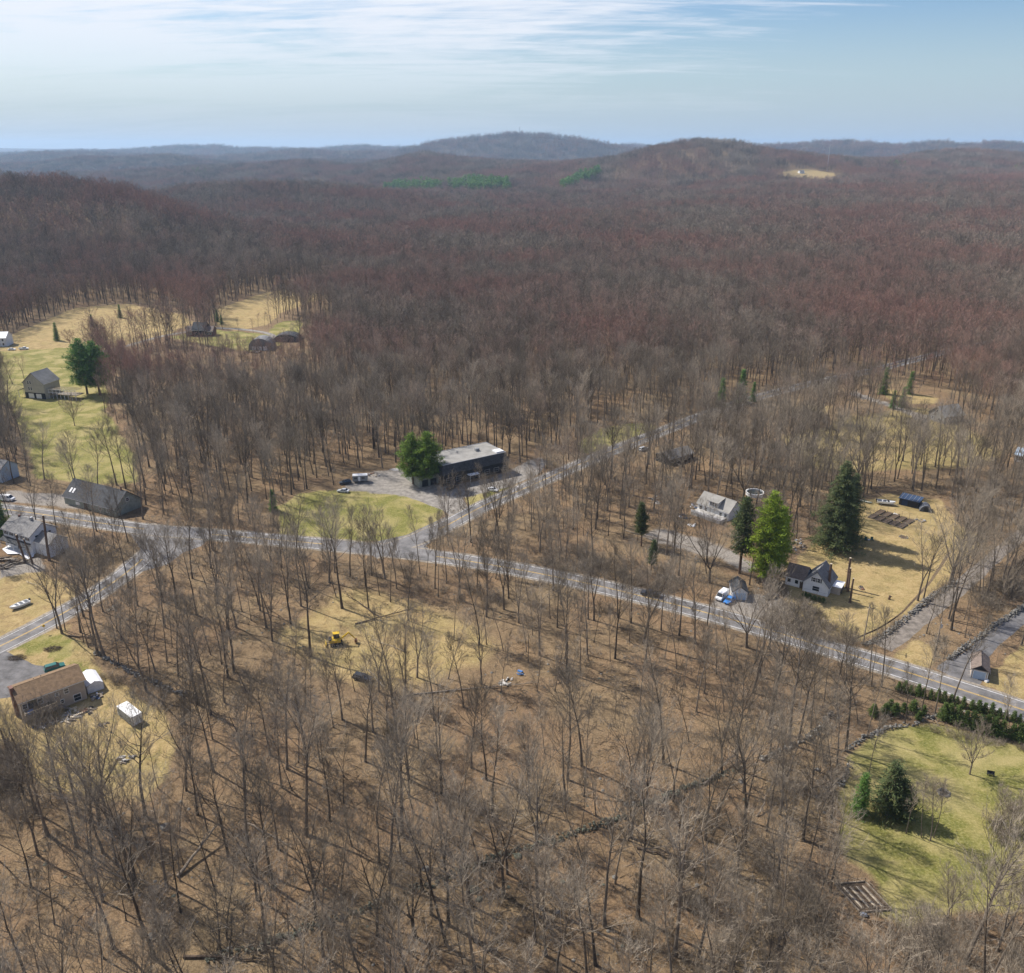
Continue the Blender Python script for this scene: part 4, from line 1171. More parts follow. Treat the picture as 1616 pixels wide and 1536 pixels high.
G().box(19, 20.6, 7, 8.4, 8.26, 9.3).build('roof_unit', 'grey_paint', t, .04); G().tube((12, 10, 8.2), (12, 10, 9.1), .2, sides=8).build('roof_vent', 'steel', t); G().box(Lx - 4, Lx - .5, .6, 4, 8.26, 8.8).build('roof_hatch', 'white_metal', t)
for k in range(7): window(t, Lx, D, 'f', 2.5 + k * 4.3, 1.0, 2.2, 1.6, 'steel')
G().box(14.4, 16.6, -.08, -.003, 0, 2.4).build('door', glass, t)
for k in range(3): window(t, Lx, D, 'l', 3 + k * 4.5, 1.4, 1.4, 1.3, 'steel')
G().box(9.8, 14.2, -3.4, -1.4, 3.0, 3.25).tube((10, -3.3, 0), (10, -3.3, 3), .07, sides=6).tube((14, -3.3, 0), (14, -3.3, 3), .07, sides=6).build('canopy', 'white_metal', t)
g = G(); g.box(-8.6, -.02, 3.4, D - .5, 0, 3.9)
g.build('side_wing', 'green_grey_siding', t); G().box(-8.9, -.02, 3.1, D - .2, 3.9, 4.12).build('wing_roof', 'flat_roof', t)
for k in range(2): G().box(-7.4 + k * 3.6, -4.8 + k * 3.6, 3.33, 3.395, .05, 2.6).build('garage_door', 'charcoal_wall', t)
# --- barn
t, _ = thing('barn', 'long green grey barn with dark roof and two skylights by the road', 'barn', (103, 795), (186, 817), land='the long dark roofed barn')
Lx = 27.0; D = 11.0
w, ro = gable(t, Lx, D, 3.2, 4.6, 'green_grey_siding', 'dark_shingle', over=.5)
for x in (1.6, 3.2):
    G().add([(x, 1.2, 4.62), (x + .9, 1.2, 4.62), (x + .9, 2.6, 5.79), (x, 2.6, 5.79), (x, 1.2, 4.48), (x + .9, 1.2, 4.48), (x + .9, 2.6, 5.65), (x, 2.6, 5.65)], [(0, 1, 2, 3), (7, 6, 5, 4), (0, 4, 5, 1), (1, 5, 6, 2), (2, 6, 7, 3), (3, 7, 4, 0)]).build('skylight', 'white_trim', ro)
G().box(6.2, 8.2, -.09, -.004, .9, 2.0).build('sign_board', 'white_trim', t)
G().box(10.5, 12.4, -.08, -.004, 0, 2.3).build('door', 'dark_wood', t)
for x in (15, 19, 23): window(t, Lx, D, 'f', x, 1.1, 1.1, 1.1)
window(t, Lx, D, 'r', 5.5, 4.2, 1.2, 1.2)
G().box(24.5, 24.9, 5.2, 5.6, 7.2, 9.2).build('chimney', 'brick', ro)
# --- white colonial house at the left edge
t, _ = thing('farmhouse', 'white two storey farmhouse with grey roof and porch roof strip, near the left edge', 'house', (10, 861), (52, 875), land='the white farmhouse with the woodpile')
Lx = 14.0; D = 9.0
w, ro = gable(t, Lx, D, 6.2, 2.9, 'white_siding', 'grey_shingle', over=.45)
for k in range(5): window(t, Lx, D, 'f', 1.5 + k * 2.75, 4.5, .9, 1.3, shutters='shutter_black')
for k in range(4): window(t, Lx, D, 'f', 1.6 + k * 3.4, 1.1, 1.0, 1.5)
for k in range(2): window(t, Lx, D, 'r', 2.2 + k * 4.4, 4.5); window(t, Lx, D, 'r', 2.2 + k * 4.4, 1.3)
g = G(); g.prism([(-1.9, 3.0), (-.01, 3.7), (-.01, 3.55), (-1.9, 2.85)], 'x', 0, Lx); pr = g.build('porch_roof', 'dark_shingle', t)
for k in range(5): G().box(.1 + k * 3.4, .24 + k * 3.4, -1.85, -1.71, 0, 2.9).build('porch_post', 'white_trim', t)
G().box(6.6, 7.5, -.07, -.004, 0, 2.1).build('door', 'dark_wood', t)
G().box(9.0, 9.8, 4.1, 4.9, 8.2, 10.3).build('chimney', 'steel', ro); G().box(2.8, 3.4, 4.2, 4.8, 8.2, 9.8).build('chimney', 'brick', ro)
gable(t, 7.0, 6.5, 4.3, 2.2, 'white_siding', 'grey_shingle', over=.35, x0=Lx + .02, y0=1.2)
o = sheet('tarpaulin', [(4, 868), (14, 862), (56, 872), (54, 880), (44, 884), (30, 876), (12, 876)], 0.35, M['white_cloth'], .4, None)
tag(o, 'crumpled white tarpaulin spread in front of the white farmhouse', 'tarp')
o.data.materials.clear(); o.data.materials.append(M['white_cloth'])
for k, (px, py, lb) in enumerate([(10, 884, 'heap of split logs left of the tarpaulin'), (28, 888, 'heap of pale logs and cut branches below the farmhouse tarpaulin'), (4, 896, 'low pile of brushwood at the left frame edge above the boat field')]):
    g = G()
    for j in range(26):
        a = random.uniform(-.5, .5) + (k * .3); x, y, z = random.uniform(-2.6, 2.6), random.uniform(-1.2, 1.2), random.uniform(.1, .8)
        l = random.uniform(.6, 2.0); g.tube((x - l * math.cos(a), y - l * math.sin(a), z), (x + l * math.cos(a), y + l * math.sin(a), z + random.uniform(-.2, .2)), random.uniform(.07, .2), sides=6, mi=j % 2)
    o = g.build('log_pile', ['pale_wood', 'dark_wood'], loc=place(px, py)); tag(o, lb, 'log pile')
# --- boats
def boat(label, a, b, Lb, hull, motor=True, windshield=False, land=None, trailer=False):
    t, _ = thing('motor_boat', label, 'boat', a, b, land=land)
    zb = .55 if trailer else .08
    def ring(x, w, z0, z1):
        return [(x, -w, z1), (x, -w * .92, z0 + .18), (x, -w * .35, z0), (x, w * .35, z0), (x, w * .92, z0 + .18), (x, w, z1)]
    W = Lb * .2
    secs = [(0, W * .92, 0, .82), (Lb * .3, W, 0, .82), (Lb * .6, W * .95, .02, .86), (Lb * .82, W * .62, .12, .95), (Lb * .95, W * .24, .38, 1.04), (Lb, .03, .7, 1.08)]
    g = G().loft([[(p[0], p[1], p[2] + zb) for p in ring(x, w_, z0, z1)] for x, w_, z0, z1 in secs]); h_ = g.build('hull', hull, t)
    def plan(inset, z, x1=.9):
        out_ = []
        for x, w_, _, zz in secs:
            if x <= Lb * x1: out_.append((max(x, inset), max(w_ - inset, .05)))
        return out_
    pl = plan(.16, 0, .86)
    prof = [(x, -w_) for x, w_ in pl] + [(x, w_) for x, w_ in pl[::-1]]
    G().prism(prof, 'z', zb + .78, zb + .9).build('cockpit_floor', 'grey_cloth', t)
    rl = G()
    for (x0, w0, _, z0), (x1, w1, _, z1) in zip(secs[:-1], secs[1:]):
        for s in (-1, 1): rl.tube((x0, s * w0, z0 + zb + .04), (x1, s * w1, z1 + zb + .04), .09, sides=5)
    rl.tube((0, -W * .92, .86 + zb), (0, W * .92, .86 + zb), .09, sides=5); rl.build('gunwale', 'hull_white', t)
    for x in (Lb * .25, Lb * .5): G().box(x, x + .35, -W * .7, W * .7, zb + .9, zb + 1.02).build('bench', 'white_trim', t)
    if windshield: G().loft([[(Lb * .62, -W * .8, zb + .9), (Lb * .66, -W * .8, zb + .9), (Lb * .66, W * .8, zb + .9), (Lb * .62, W * .8, zb + .9)], [(Lb * .54, -W * .65, zb + 1.4), (Lb * .56, -W * .65, zb + 1.4), (Lb * .56, W * .65, zb + 1.4), (Lb * .54, W * .65, zb + 1.4)]]).build('windshield', glass, t)
    if motor: G().box(-.55, -.05, -.2, .2, zb + .7, zb + 1.35).box(-.4, -.2, -.1, .1, zb, zb + .7).build('outboard_motor', 'black_plastic', t, .03)
    if trailer:
        f = G(); f.tube((-.3, -.5, .5), (Lb + 1.2, 0, .5), .05, sides=5); f.tube((-.3, .5, .5), (Lb + 1.2, 0, .5), .05, sides=5); f.tube((1.4, -1.1, .4), (1.4, 1.1, .4), .05, sides=5); f.build('trailer_frame', 'steel', t)
        for s in (-1, 1): link('wheel', wheel_mesh(), t, (1.4, s * 1.1, .33))
    return t
boat('small open white motor boat lying on the dry grass by the side road', (46, 952), (20, 963), 5.3, 'hull_white', land='the white boat by the side road')
boat('white speedboat with windshield on a trailer beside the dark tunnel tent', (1384, 795), (1407, 798), 6.0, 'hull_white', True, True, 'the white speedboat', True)
t, _ = thing('rowing_boat', 'narrow dark green rowing boat behind the white speedboat', 'boat', (1357, 791), (1374, 795))
def skiff(t, Lb):
    secs = [(0, .45, .0, .5), (Lb * .3, .62, 0, .48), (Lb * .7, .55, 0, .5), (Lb, .04, .3, .62)]
    G().loft([[(x, -w, z1), (x, -w * .6, z0), (x, w * .6, z0), (x, w, z1)] for x, w, z0, z1 in secs]).build('hull', 'green_grey_siding', t)
    for x in (Lb * .25, Lb * .6): G().box(x, x + .25, -.5, .5, .49, .55).build('bench', 'pale_wood', t)
skiff(t, 4.4)
# --- cream cottage, white garage
t, _ = thing('cottage', 'white cottage with cross gable and twin gable windows beyond the main road', 'house', (1266, 932), (1304, 942), land='the white cross gabled cottage')
Lx = 7.2; D = 8.5
gable(t, Lx, D, 3.0, 3.9, 'white_siding', 'grey_shingle', ridge='y', over=.4)
gable(t, 5.4, 6.6, 2.8, 2.7, 'white_siding', 'brown_roof', ridge='x', over=.35, x0=-5.42, y0=1.2)
for u in (2.95, 4.25): window(t, Lx, D, 'f', u, 3.8, .8, 1.2, shutters=None)
for u in (2.3, 3.6, 4.9): G().box(*face_at('f', Lx, D, u, 3.75, .3, 1.3, .06)).build('shutter', 'shutter_black', t)
window(t, Lx, D, 'f', 3.7, 1.0, 1.9, 1.4); window(t, Lx, D, 'r', 2.2, 1.1); window(t, Lx, D, 'r', 5.8, 1.1)
for x in (-4.4, -2.2): G().box(x - .45, x + .45, 1.12, 1.195, 1.1, 2.2).build('pane', glass, t)
G().box(-1.2, -.3, 1.1, 1.195, 0, 2.1).build('door', 'dark_wood', t)
G().box(Lx + .02, Lx + 2.6, 3.0, 7.2, 0, 2.3).build('side_porch', 'tan_siding', t); G().box(Lx + .02, Lx + 2.9, 2.8, 7.4, 2.3, 2.45).build('porch_roof', 'white_metal', t)
for k in range(6):
    o = bpy.data.objects.new('hedge_shrub', None)
    bpy.data.objects.remove(o)
t, _ = thing('garage', 'small white garage with dark roof beside the blue car', 'garage', (1155, 946), (1174, 947), land='the small white garage')
Lx = 4.2; D = 6.4
gable(t, Lx, D, 2.5, 1.5, 'white_siding', 'dark_shingle', ridge='y', over=.3)
G().box(.5, Lx - .5, -.07, -.004, 0, 2.1).build('garage_door', 'blue_door', t); window(t, Lx, D, 'r', 3.2, 1.0, .8, .9)
# --- garage lower right
t, _ = thing('garage', 'one car garage with brown roof and pale blue door beside the asphalt drive', 'garage', (1531, 1069), (1551, 1073.5), land='the brown roofed one car garage')
Lx = 3.6; D = 6.9
gable(t, Lx, D, 2.5, 1.35, 'tan_siding', 'brown_roof', ridge='y', over=.35)
dr = G().box(.5, Lx - .5, -.06, -.004, 0, 2.1).build('garage_door', 'blue_door', t)
for k in range(4): G().box(.55, Lx - .55, -.075, -.062, .08 + k * .52, .5 + k * .52).build('panel', 'blue_door', dr)
tr = G(); tr.box(.36, .5, -.08, -.004, 0, 2.25); tr.box(Lx - .5, Lx - .36, -.08, -.004, 0, 2.25); tr.box(.5, Lx - .5, -.08, -.004, 2.1, 2.25)
for x in (0, Lx - .12): tr.box(x - .03, x + .15, -.05, -.001, 0, 2.4)
tr.build('door_frame', 'white_trim', t)
window(t, Lx, D, 'r', 3.4, 1.1, .8, .9)
G().prism([(0.15, 2.5), (Lx - .15, 2.5), (Lx / 2, 3.75)], 'y', -.03, -.002).build('gable_panel', 'charcoal_wall', t)
o = G().box(-.5, .5, -.3, .3, 0, .45).build('concrete_step', 'white_trim', loc=place(1557, 1076), rz=.5); tag(o, 'short white step block at the front corner of the brown roofed garage', 'step')
# --- white house with raised entry behind the yard trees
t, _ = thing('house', 'pale grey roofed white house with dormer and stone walled terrace, left of the tall pines', 'house', (1100, 806), (1146, 822), land='the white house with the dormer')
Lx = 13.0; D = 8.0
w, ro = gable(t, Lx, D, 3.2, 3.0, 'white_siding', 'flat_roof', over=.4)
g = G(); g.box(4.6, 8.4, -.02, 3.6, 3.2, 5.5); dm = g.build('dormer', 'white_siding', t)
G().prism([(-.5, 5.3), (4.0, 6.35), (4.0, 6.5), (-.5, 5.48)], 'x', 4.2, 8.8).build('dormer_roof', 'flat_roof', dm)
for u in (5.5, 6.5, 7.5): window(t, Lx, D, 'f', u, 3.9, .75, 1.1)
for u in (1.5, 3.6, 9.8, 11.8): window(t, Lx, D, 'f', u, 1.0, 1.0, 1.3)
G().box(.4, 12.4, -4.4, -.05, 0, 1.1).build('terrace', 'concrete', t); G().box(.4, 12.4, -4.42, -4.3, 1.1, 1.9).build('terrace_rail', 'white_trim', t)
G().box(-1.6, -.02, 4.5, 6.8, 0, 4.6).build('lean_to', 'dark_blue', t)
pile(1095, 800, 'blue tarp and scrap heaped against the left end of the dormer house', 'blue_tarp', 'white_cloth', 16, 1.6, .8)
pile(1080, 816, 'scatter of white and blue junk in the woods left of the dormer house', 'white_cloth', 'dark_blue', 16, 2.2, .4)
pile(1092, 829, 'white bags lying in a heap below the dormer house', 'white_cloth', 'concrete', 9, 1.4, .5)
pile(1040, 790, 'pale rubble strewn in the wood left of the dormer house', 'concrete', 'stone', 26, 4.0, .3)
# --- pool
t, _ = thing('round_pool', 'round above ground pool with pale wall, behind the dormer house', 'pool', (1191, 781), 0.0)
g = G(); n = 28
def rings(r, z): return [(r * math.cos(2 * math.pi * k / n), r * math.sin(2 * math.pi * k / n), z) for k in range(n)]
g.loft([rings(3.3, 0), rings(3.3, 1.2), rings(3.1, 1.2), rings(3.1, .7)], caps=False); g.build('pool_wall', 'white_metal', t, smooth=False)
G().loft([rings(3.08, .66), rings(3.08, .72)]).build('water', cm('pool_water', (.03, .04, .04), rough=.1, spec=.6), t)
G().loft([rings(3.42, 1.18), rings(3.42, 1.26), rings(3.0, 1.26), rings(3.0, 1.18)], caps=False).build('rim', 'white_trim', t)
# --- shed row and tunnel tent
t, _ = thing('shed', 'long dark shed with blue metal roof beside the speedboat', 'shed', (1418, 796), (1447, 803), land='the blue roofed dark shed')
Lx = 6.7; D = 4.2
G().prism([(0, 0), (D, 0), (D, 3.0), (0, 2.5)], 'x', 0, Lx).build('wall', 'charcoal_wall', t)
rf = G().prism([(-.3, 2.48), (D + .3, 3.08), (D + .3, 3.2), (-.3, 2.6)], 'x', -.3, Lx + .3).build('roof', 'solar_blue', t)
for k in range(5): G().prism([(-.28, 2.62), (D + .28, 3.22), (D + .28, 3.26), (-.28, 2.66)], 'x', .3 + k * 1.4, .42 + k * 1.4).build('roof_rib', 'steel', rf)
G().box(1.0, 3.0, -.06, -.004, 0, 2.2).build('door', 'dark_blue', t)
t, _ = thing('tunnel_tent', 'rounded dark grey tunnel tent at the end of the blue roofed shed', 'tent', (1451, 807), (1470, 809))
g = G(); n = 9
prof = [(2.0 - 2.0 * math.cos(math.pi * k / n), 2.3 * math.sin(math.pi * k / n) + .02) for k in range(n + 1)]
g.prism(prof, 'y', 0, 3.6); g.build('cover', 'grey_cloth', t); G().prism([(1.2, .05), (2.8, .05), (2.7, 1.6), (2.0, 1.9), (1.3, 1.6)], 'y', -.04, -.004).build('door_flap', 'black_plastic', t)
for y in (-.06, 3.66):
    f = G()
    for k in range(n): f.tube((prof[k][0], y, prof[k][1]), (prof[k + 1][0], y, prof[k + 1][1]), .05, sides=5)
    f.build('hoop', 'steel', t)
# --- vegetable garden of timber beds with posts
A_, B_, C_ = place(1367, 817), place(1424, 836), place(1446, 822)
ex = (B_ - A_); ey = (C_ - B_); 
kb = 0
for i in range(5):
    for j in range(2):
        if (i, j) == (0, 1): pass
        c_ = A_ + ex * ((i + .5) / 5) + ey * ((j + .5) / 2.05)
        t = empty('raised_bed', c_, math.atan2(ey.y, ey.x)); sx, sy = ey.length / 2.05 * .42, ex.length / 5 * .36
        tag(t, ['', 'second ', 'third ', 'fourth ', 'last '][i] .replace('last ', 'right most ') + ('timber bed in the ' if i else 'left most timber bed in the ') + ('near row of the vegetable garden' if j == 0 else 'far row of the vegetable garden'), 'raised bed', 'timber beds of the vegetable garden')
        for s in (-1, 1):
            G().box(-sx, sx, s * sy - .07, s * sy + .07, 0, .4).build('board', 'dark_wood', t)
            G().box(s * sx - .07, s * sx + .07, -sy, sy, 0, .38).build('board', 'weathered_wood', t)
        G().box(-sx + .07, sx - .07, -sy + .07, sy - .07, 0, .3).build('soil', 'soil', t)
t = empty('garden_fence', A_, math.atan2(ex.y, ex.x)); tag(t, 'thin post and wire fence around the vegetable garden', 'fence')
Lg = ex.length; v_ = t.rotation_euler.z; loc_c = Matrix.Rotation(-v_, 4, 'Z') @ (C_ - A_)
D_ = loc_c - Vector((Lg, 0, 0))
cor = [Vector((0, 0, 0)), Vector((Lg, 0, 0)), Vector((Lg, 0, 0)) + D_, D_]
wi_ = G()
for k in range(4):
    a_, b__ = cor[k], cor[(k + 1) % 4]; m_ = max(2, int((b__ - a_).length / 2.4))
    for q in range(m_):
        p = a_.lerp(b__, q / m_); G().tube((p.x, p.y, 0), (p.x, p.y, 1.9), .05, sides=5).build('post', 'weathered_wood', t)
    for z in (.6, 1.2, 1.8): wi_.tube((a_.x, a_.y, z), (b__.x, b__.y, z), .015, sides=3)
tag(wi_.build('wire', 'steel', t), kind='stuff')
pile(1453, 822, 'flat grey sheets lying at the corner of the vegetable garden', 'concrete', 'steel', 7, 1.6, .15)
pile(1414, 812, 'white sheet on the grass behind the vegetable garden', 'white_cloth', 'white_trim', 5, 1.0, .12)
# --- garden seats on the shaded grass
for px, lb in ((1366, 'left of two teal garden chairs in the pine shade'), (1376, 'right of two teal garden chairs in the pine shade')):
    t, _ = thing('garden_chair', lb, 'chair', (px, 853), R(-10), 'teal garden chairs')
    G().box(-.4, .4, -.4, .4, .35, .45).build('seat', 'teal_paint', t); G().box(-.4, .4, .34, .44, .45, 1.15).build('backrest', 'teal_paint', t)
    for a in (-.36, .36):
        for b__ in (-.36, .36): G().box(a - .04, a + .04, b__ - .04, b__ + .04, 0, .35).build('leg', 'teal_paint', t)
t, _ = thing('side_table', 'little white table between the two teal garden chairs', 'table', (1371, 853.5), 0.0)
G().box(-.3, .3, -.3, .3, .4, .46).build('tabletop', 'white_trim', t)
for a in (-.22, .22):
    for b__ in (-.22, .22): G().box(a - .03, a + .03, b__ - .03, b__ + .03, 0, .4).build('leg', 'white_trim', t)
# fire ring on the dry lawn, and others
def ring_of_stones(name, label, cat, px, py, rad, n, mt, sz=.28):
    t, _ = thing(name, label, cat, (px, py), 0.0)
    for k in range(n):
        a = 2 * math.pi * k / n + random.uniform(-.1, .1); rr = rad + random.uniform(-.12, .12)
        o = rock(sz * random.uniform(.7, 1.3), mt, k % 4); o.name = 'stone'; o.parent = t; o.location = (rr * math.cos(a), rr * math.sin(a), sz * .35)
    G().tube((0, 0, 0), (0, 0, .06), rad * .8, sides=12).build('ash_bed', 'charcoal_wall' if 'fire' in name else 'soil', t)
    return t
_rk = {}
def rock(r, mt, v=0, flat=.7):
    key = (v, mt)
    if key not in _rk:
        bm = bmesh.new(); bmesh.ops.create_icosphere(bm, subdivisions=2, radius=1.0)
        rs = random.Random(v * 7 + 3)
        off = [Vector((rs.uniform(-1, 1), rs.uniform(-1, 1), rs.uniform(-1, 1))).normalized() for _ in range(7)]
        for vv in bm.verts:
            p = vv.co.normalized()
            k = 1.0
            for o_ in off: k = min(k, (0.72 + .1 * rs.random() * 0 + .12 * (hash((v, round(o_.x, 2))) % 3)) / max(p.dot(o_), .01) if p.dot(o_) > .6 else k)
            vv.co = p * k * (1 + rs.uniform(-.05, .05))
            vv.co.z *= flat
        me = bpy.data.meshes.new('boulder'); bm.to_mesh(me); bm.free(); me.materials.append(M[mt]); _rk[key] = me
    o = bpy.data.objects.new('boulder', _rk[key]); col.objects.link(o); o.scale = (r, r * random.uniform(.7, 1.0), r); o.rotation_euler = (0, 0, random.uniform(0, 6.28)); return o
ring_of_stones('fire_ring', 'ring of pale stones round a fire pit in the middle of the green lawn', 'fire pit', 1490, 1252, 1.1, 14, 'stone', .3)
LAND.append(('the stone fire ring on the lawn', place(1490, 1252).to_2d()))
ring_of_stones('stone_ring', 'low stone ring on the dry yard below the vegetable garden', 'stone ring', 1426, 848, 1.3, 12, 'stone', .25)
t, _ = thing('garden_bench', 'small black bench alone on the upper right of the green lawn', 'bench', (1563, 1224), R(-20))
G().box(-.7, .7, -.25, .25, .4, .48).build('seat', 'black_plastic', t); G().box(-.7, .7, .22, .3, .5, 1.0).build('backrest', 'black_plastic', t)
for a in (-.6, .6):
    for b__ in (-.2, .2): G().box(a - .04, a + .04, b__ - .04, b__ + .04, 0, .4).build('leg', 'black_plastic', t)
# --- timber garden plot lower right
t, _ = thing('garden_plot', 'timber framed garden plot with four pale boards, at the lawn corner', 'garden plot', (1357, 1441), (1403, 1437), land='the timber garden plot')
Lx = 5.6; D = 6.2; sh = -1.6
def sk(x, y): return (x + sh * y / D, y)
fr = G()
def bar(p, q, w_, z0, z1, name, m, par):
    p, q = Vector(p), Vector(q); d_ = (q - p).normalized(); n_ = Vector((-d_.y, d_.x)) * w_
    v = [(p - n_).to_tuple() + (z0,), (q - n_).to_tuple() + (z0,), (q + n_).to_tuple() + (z0,), (p + n_).to_tuple() + (z0,), (p - n_).to_tuple() + (z1,), (q - n_).to_tuple() + (z1,), (q + n_).to_tuple() + (z1,), (p + n_).to_tuple() + (z1,)]
    return G().add(v, [(3, 2, 1, 0), (4, 5, 6, 7), (0, 1, 5, 4), (1, 2, 6, 5), (2, 3, 7, 6), (3, 0, 4, 7)]).build(name, m, par)
for p, q in ((sk(0, 0), sk(Lx, 0)), (sk(0, D), sk(Lx, D)), (sk(0, .1), sk(0, D - .1)), (sk(Lx, .1), sk(Lx, D - .1))): bar(p, q, .09, 0, .34, 'frame_board', 'weathered_wood', t)
g = G(); v = [sk(.1, .1) + (.06,), sk(Lx - .1, .1) + (.06,), sk(Lx - .1, D - .1) + (.06,), sk(.1, D - .1) + (.06,)]; g.add(v, [(0, 1, 2, 3)]); g.build('soil', 'soil', t)
for k in range(4): bar(sk(1.0 + k * 1.15, .8), sk(1.0 + k * 1.15, D - .9), .10, .07, .24, 'board', 'pale_wood', t)
for k in range(4): bar(sk(1.3 + k * 1.15, .8), sk(1.3 + k * 1.15, D - .9), .06, .07, .2, 'board', 'weathered_wood', t)
for k in range(8):
    for y in (0, D): 
        p = sk(Lx * k / 7, y); G().tube((p[0], p[1], 0), (p[0], p[1], 1.0), .04, sides=5).build('post', 'weathered_wood', t)
rl = G()
for y in (0, D):
    a_, b__ = sk(0, y), sk(Lx, y); rl.tube((*a_, .95), (*b__, .95), .035, sides=4)
for x in (0, Lx):
    a_, b__ = sk(x, 0), sk(x, D); rl.tube((*a_, .95), (*b__, .95), .035, sides=4)
tag(rl.build('rail', 'weathered_wood', t), kind='stuff')
t, _ = thing('wheelbarrow', 'upturned grey wheelbarrow at the near edge of the timber garden plot', 'wheelbarrow', (1363, 1446), R(-15))
G().loft([[(-.6, -.4, .3), (.6, -.3, .3), (.6, .3, .3), (-.6, .4, .3)], [(-.35, -.25, .62), (.35, -.18, .62), (.35, .18, .62), (-.35, .25, .62)]]).build('tray', 'steel', t)
G().tube((-1.1, -.3, .3), (.7, -.2, .25), .03, sides=5).tube((-1.1, .3, .3), (.7, .2, .25), .03, sides=5).build('handle', 'weathered_wood', t); G().tube((.75, -.05, .22), (.75, .05, .22), .2, sides=12).build('wheel', 'rubber', t)
# --- tall standing stems left after felling
for k, (px, py, h_, r0, lb) in enumerate([(1336, 928, 9.8, .38, 'tallest of three bare cut trunks standing in the cottage yard'), (1338, 934, 7.6, .30, 'middle of three bare cut trunks standing in the cottage yard'), (1341, 951, 7.8, .30, 'nearest of three bare cut trunks standing in the cottage yard'), (1306, 936, 9.5, .42, 'ivy brown cut trunk standing against the right wall of the cottage'), (1236, 862, 10.5, .36, 'leaning cut trunk behind the tall yellow green pine'), (40, 888, 10.0, .32, 'tall cut trunk leaning left before the white farmhouse'), (52, 890, 9.0, .26, 'thin cut trunk standing right of the farmhouse tarpaulin'), (78, 885, 15.0, .38, 'tallest broken trunk in front of the white farmhouse')]):
    t, _ = thing('cut_trunk', lb, 'tree trunk', (px, py), random.uniform(0, 6))
    ln_ = 1.2 if k in (4, 5, 6, 7) else .25
    pts_ = [Vector((0, 0, -.2)), Vector((ln_ * .3, .05, h_ * .35)), Vector((ln_ * .65, -.05, h_ * .7)), Vector((ln_, 0, h_))]
    b_ = Buf(); b_.tube(pts_, [r0 * 1.25, r0, r0 * .9, r0 * .8], 10, 0); me = b_.mesh('stem', [M['stump_bark']]); link('stem', me, t)
    G().tube((ln_, 0, h_ - .03), (ln_, 0, h_ + .04), r0 * .82, sides=10).build('cut_face', 'pale_wood', t)
    for q in range(4):
        z = h_ * random.uniform(.45, .95); a = random.uniform(0, 6.28); x_ = ln_ * z / h_
        G().tube((x_, 0, z), (x_ + math.cos(a) * .9, math.sin(a) * .9, z + .35), .09, .05, 6).build('branch_stub', 'stump_bark', t)
t, _ = thing('tree_stump', 'short forked stump on the dry yard right of the three cut trunks', 'stump', (1403, 946), 0.0)
G().tube((0, 0, 0), (.1, 0, 1.2), .35, .25, 9).tube((.1, 0, .6), (.7, 0, 1.0), .14, .1, 7).build('stem', 'stump_bark', t)
o = heap('black_plastic', 'rust', 9, .8, .4, 'junk_pile'); o.location = place(1358, 929); tag(o, 'round dark heap on the yard behind the three cut trunks', 'junk pile')
pile(1250, 862, 'long mound of stacked firewood and junk behind the cottage', 'dark_wood', 'steel', 46, 4.2, 1.0, name='firewood_heap', cat='firewood heap', land='the firewood heap behind the cottage')
pile(1262, 856, 'pale blue scrap on top of the yard beside the firewood heap', 'steel', 'blue_door', 12, 1.6, .6)
# --- tan house at left with pergola
t, _ = thing('house', 'tall tan gabled house with two garage doors, left of the great pines', 'house', (41, 628), (79, 631), land='the tall tan gabled house')
Lx = 12.5; D = 11.0
cm('grey_tan_siding', (0.46, 0.44, 0.38), var=0.1, scale=.6)
gable(t, Lx, D, 8.2, 5.2, 'grey_tan_siding', 'flat_roof', ridge='y', over=.5)
for u in (2.2, 6.8): G().box(u, u + 3.2, -.08, -.004, .2, 2.6).build('garage_door', 'white_trim', t)
G().box(0, Lx, -.03, -.002, 0, 3.1).build('basement_band', 'charcoal_wall', t)
for u in (3.2, 4.6): window(t, Lx, D, 'f', u, 4.4, .8, 1.5); window(t, Lx, D, 'f', u, 7.6, .8, 1.5)
G().prism([(-4.4, 3.4), (-.01, 5.2), (-.01, 5.4), (-4.4, 3.6)], 'y', 0, D).build('porch_roof', 'flat_roof', t)
for k in range(4): G().box(-4.3, -4.1, .2 + k * 3.4, .4 + k * 3.4, 0, 3.4).build('porch_post', 'white_trim', t)
dk = G().box(Lx + .02, Lx + 17, 2, 8, 2.3, 2.55).build('deck', 'weathered_wood', t)
for k in range(8): G().box(Lx + .3 + k * 2.3, Lx + .5 + k * 2.3, 2.02, 2.2, 0, 4.9).build('deck_post', 'white_trim', t)
G().box(Lx + .02, Lx + 17, 1.95, 2.05, 3.2, 3.35).build('rail', 'white_trim', dk); G().box(Lx + .02, Lx + 17, 1.9, 2.1, 4.9, 5.1).build('pergola_beam', 'white_trim', dk)
for k in range(22): G().box(Lx + .4 + k * .77, Lx + .5 + k * .77, 1.4, 8, 5.1, 5.2).build('pergola_slat', 'pale_wood', dk)
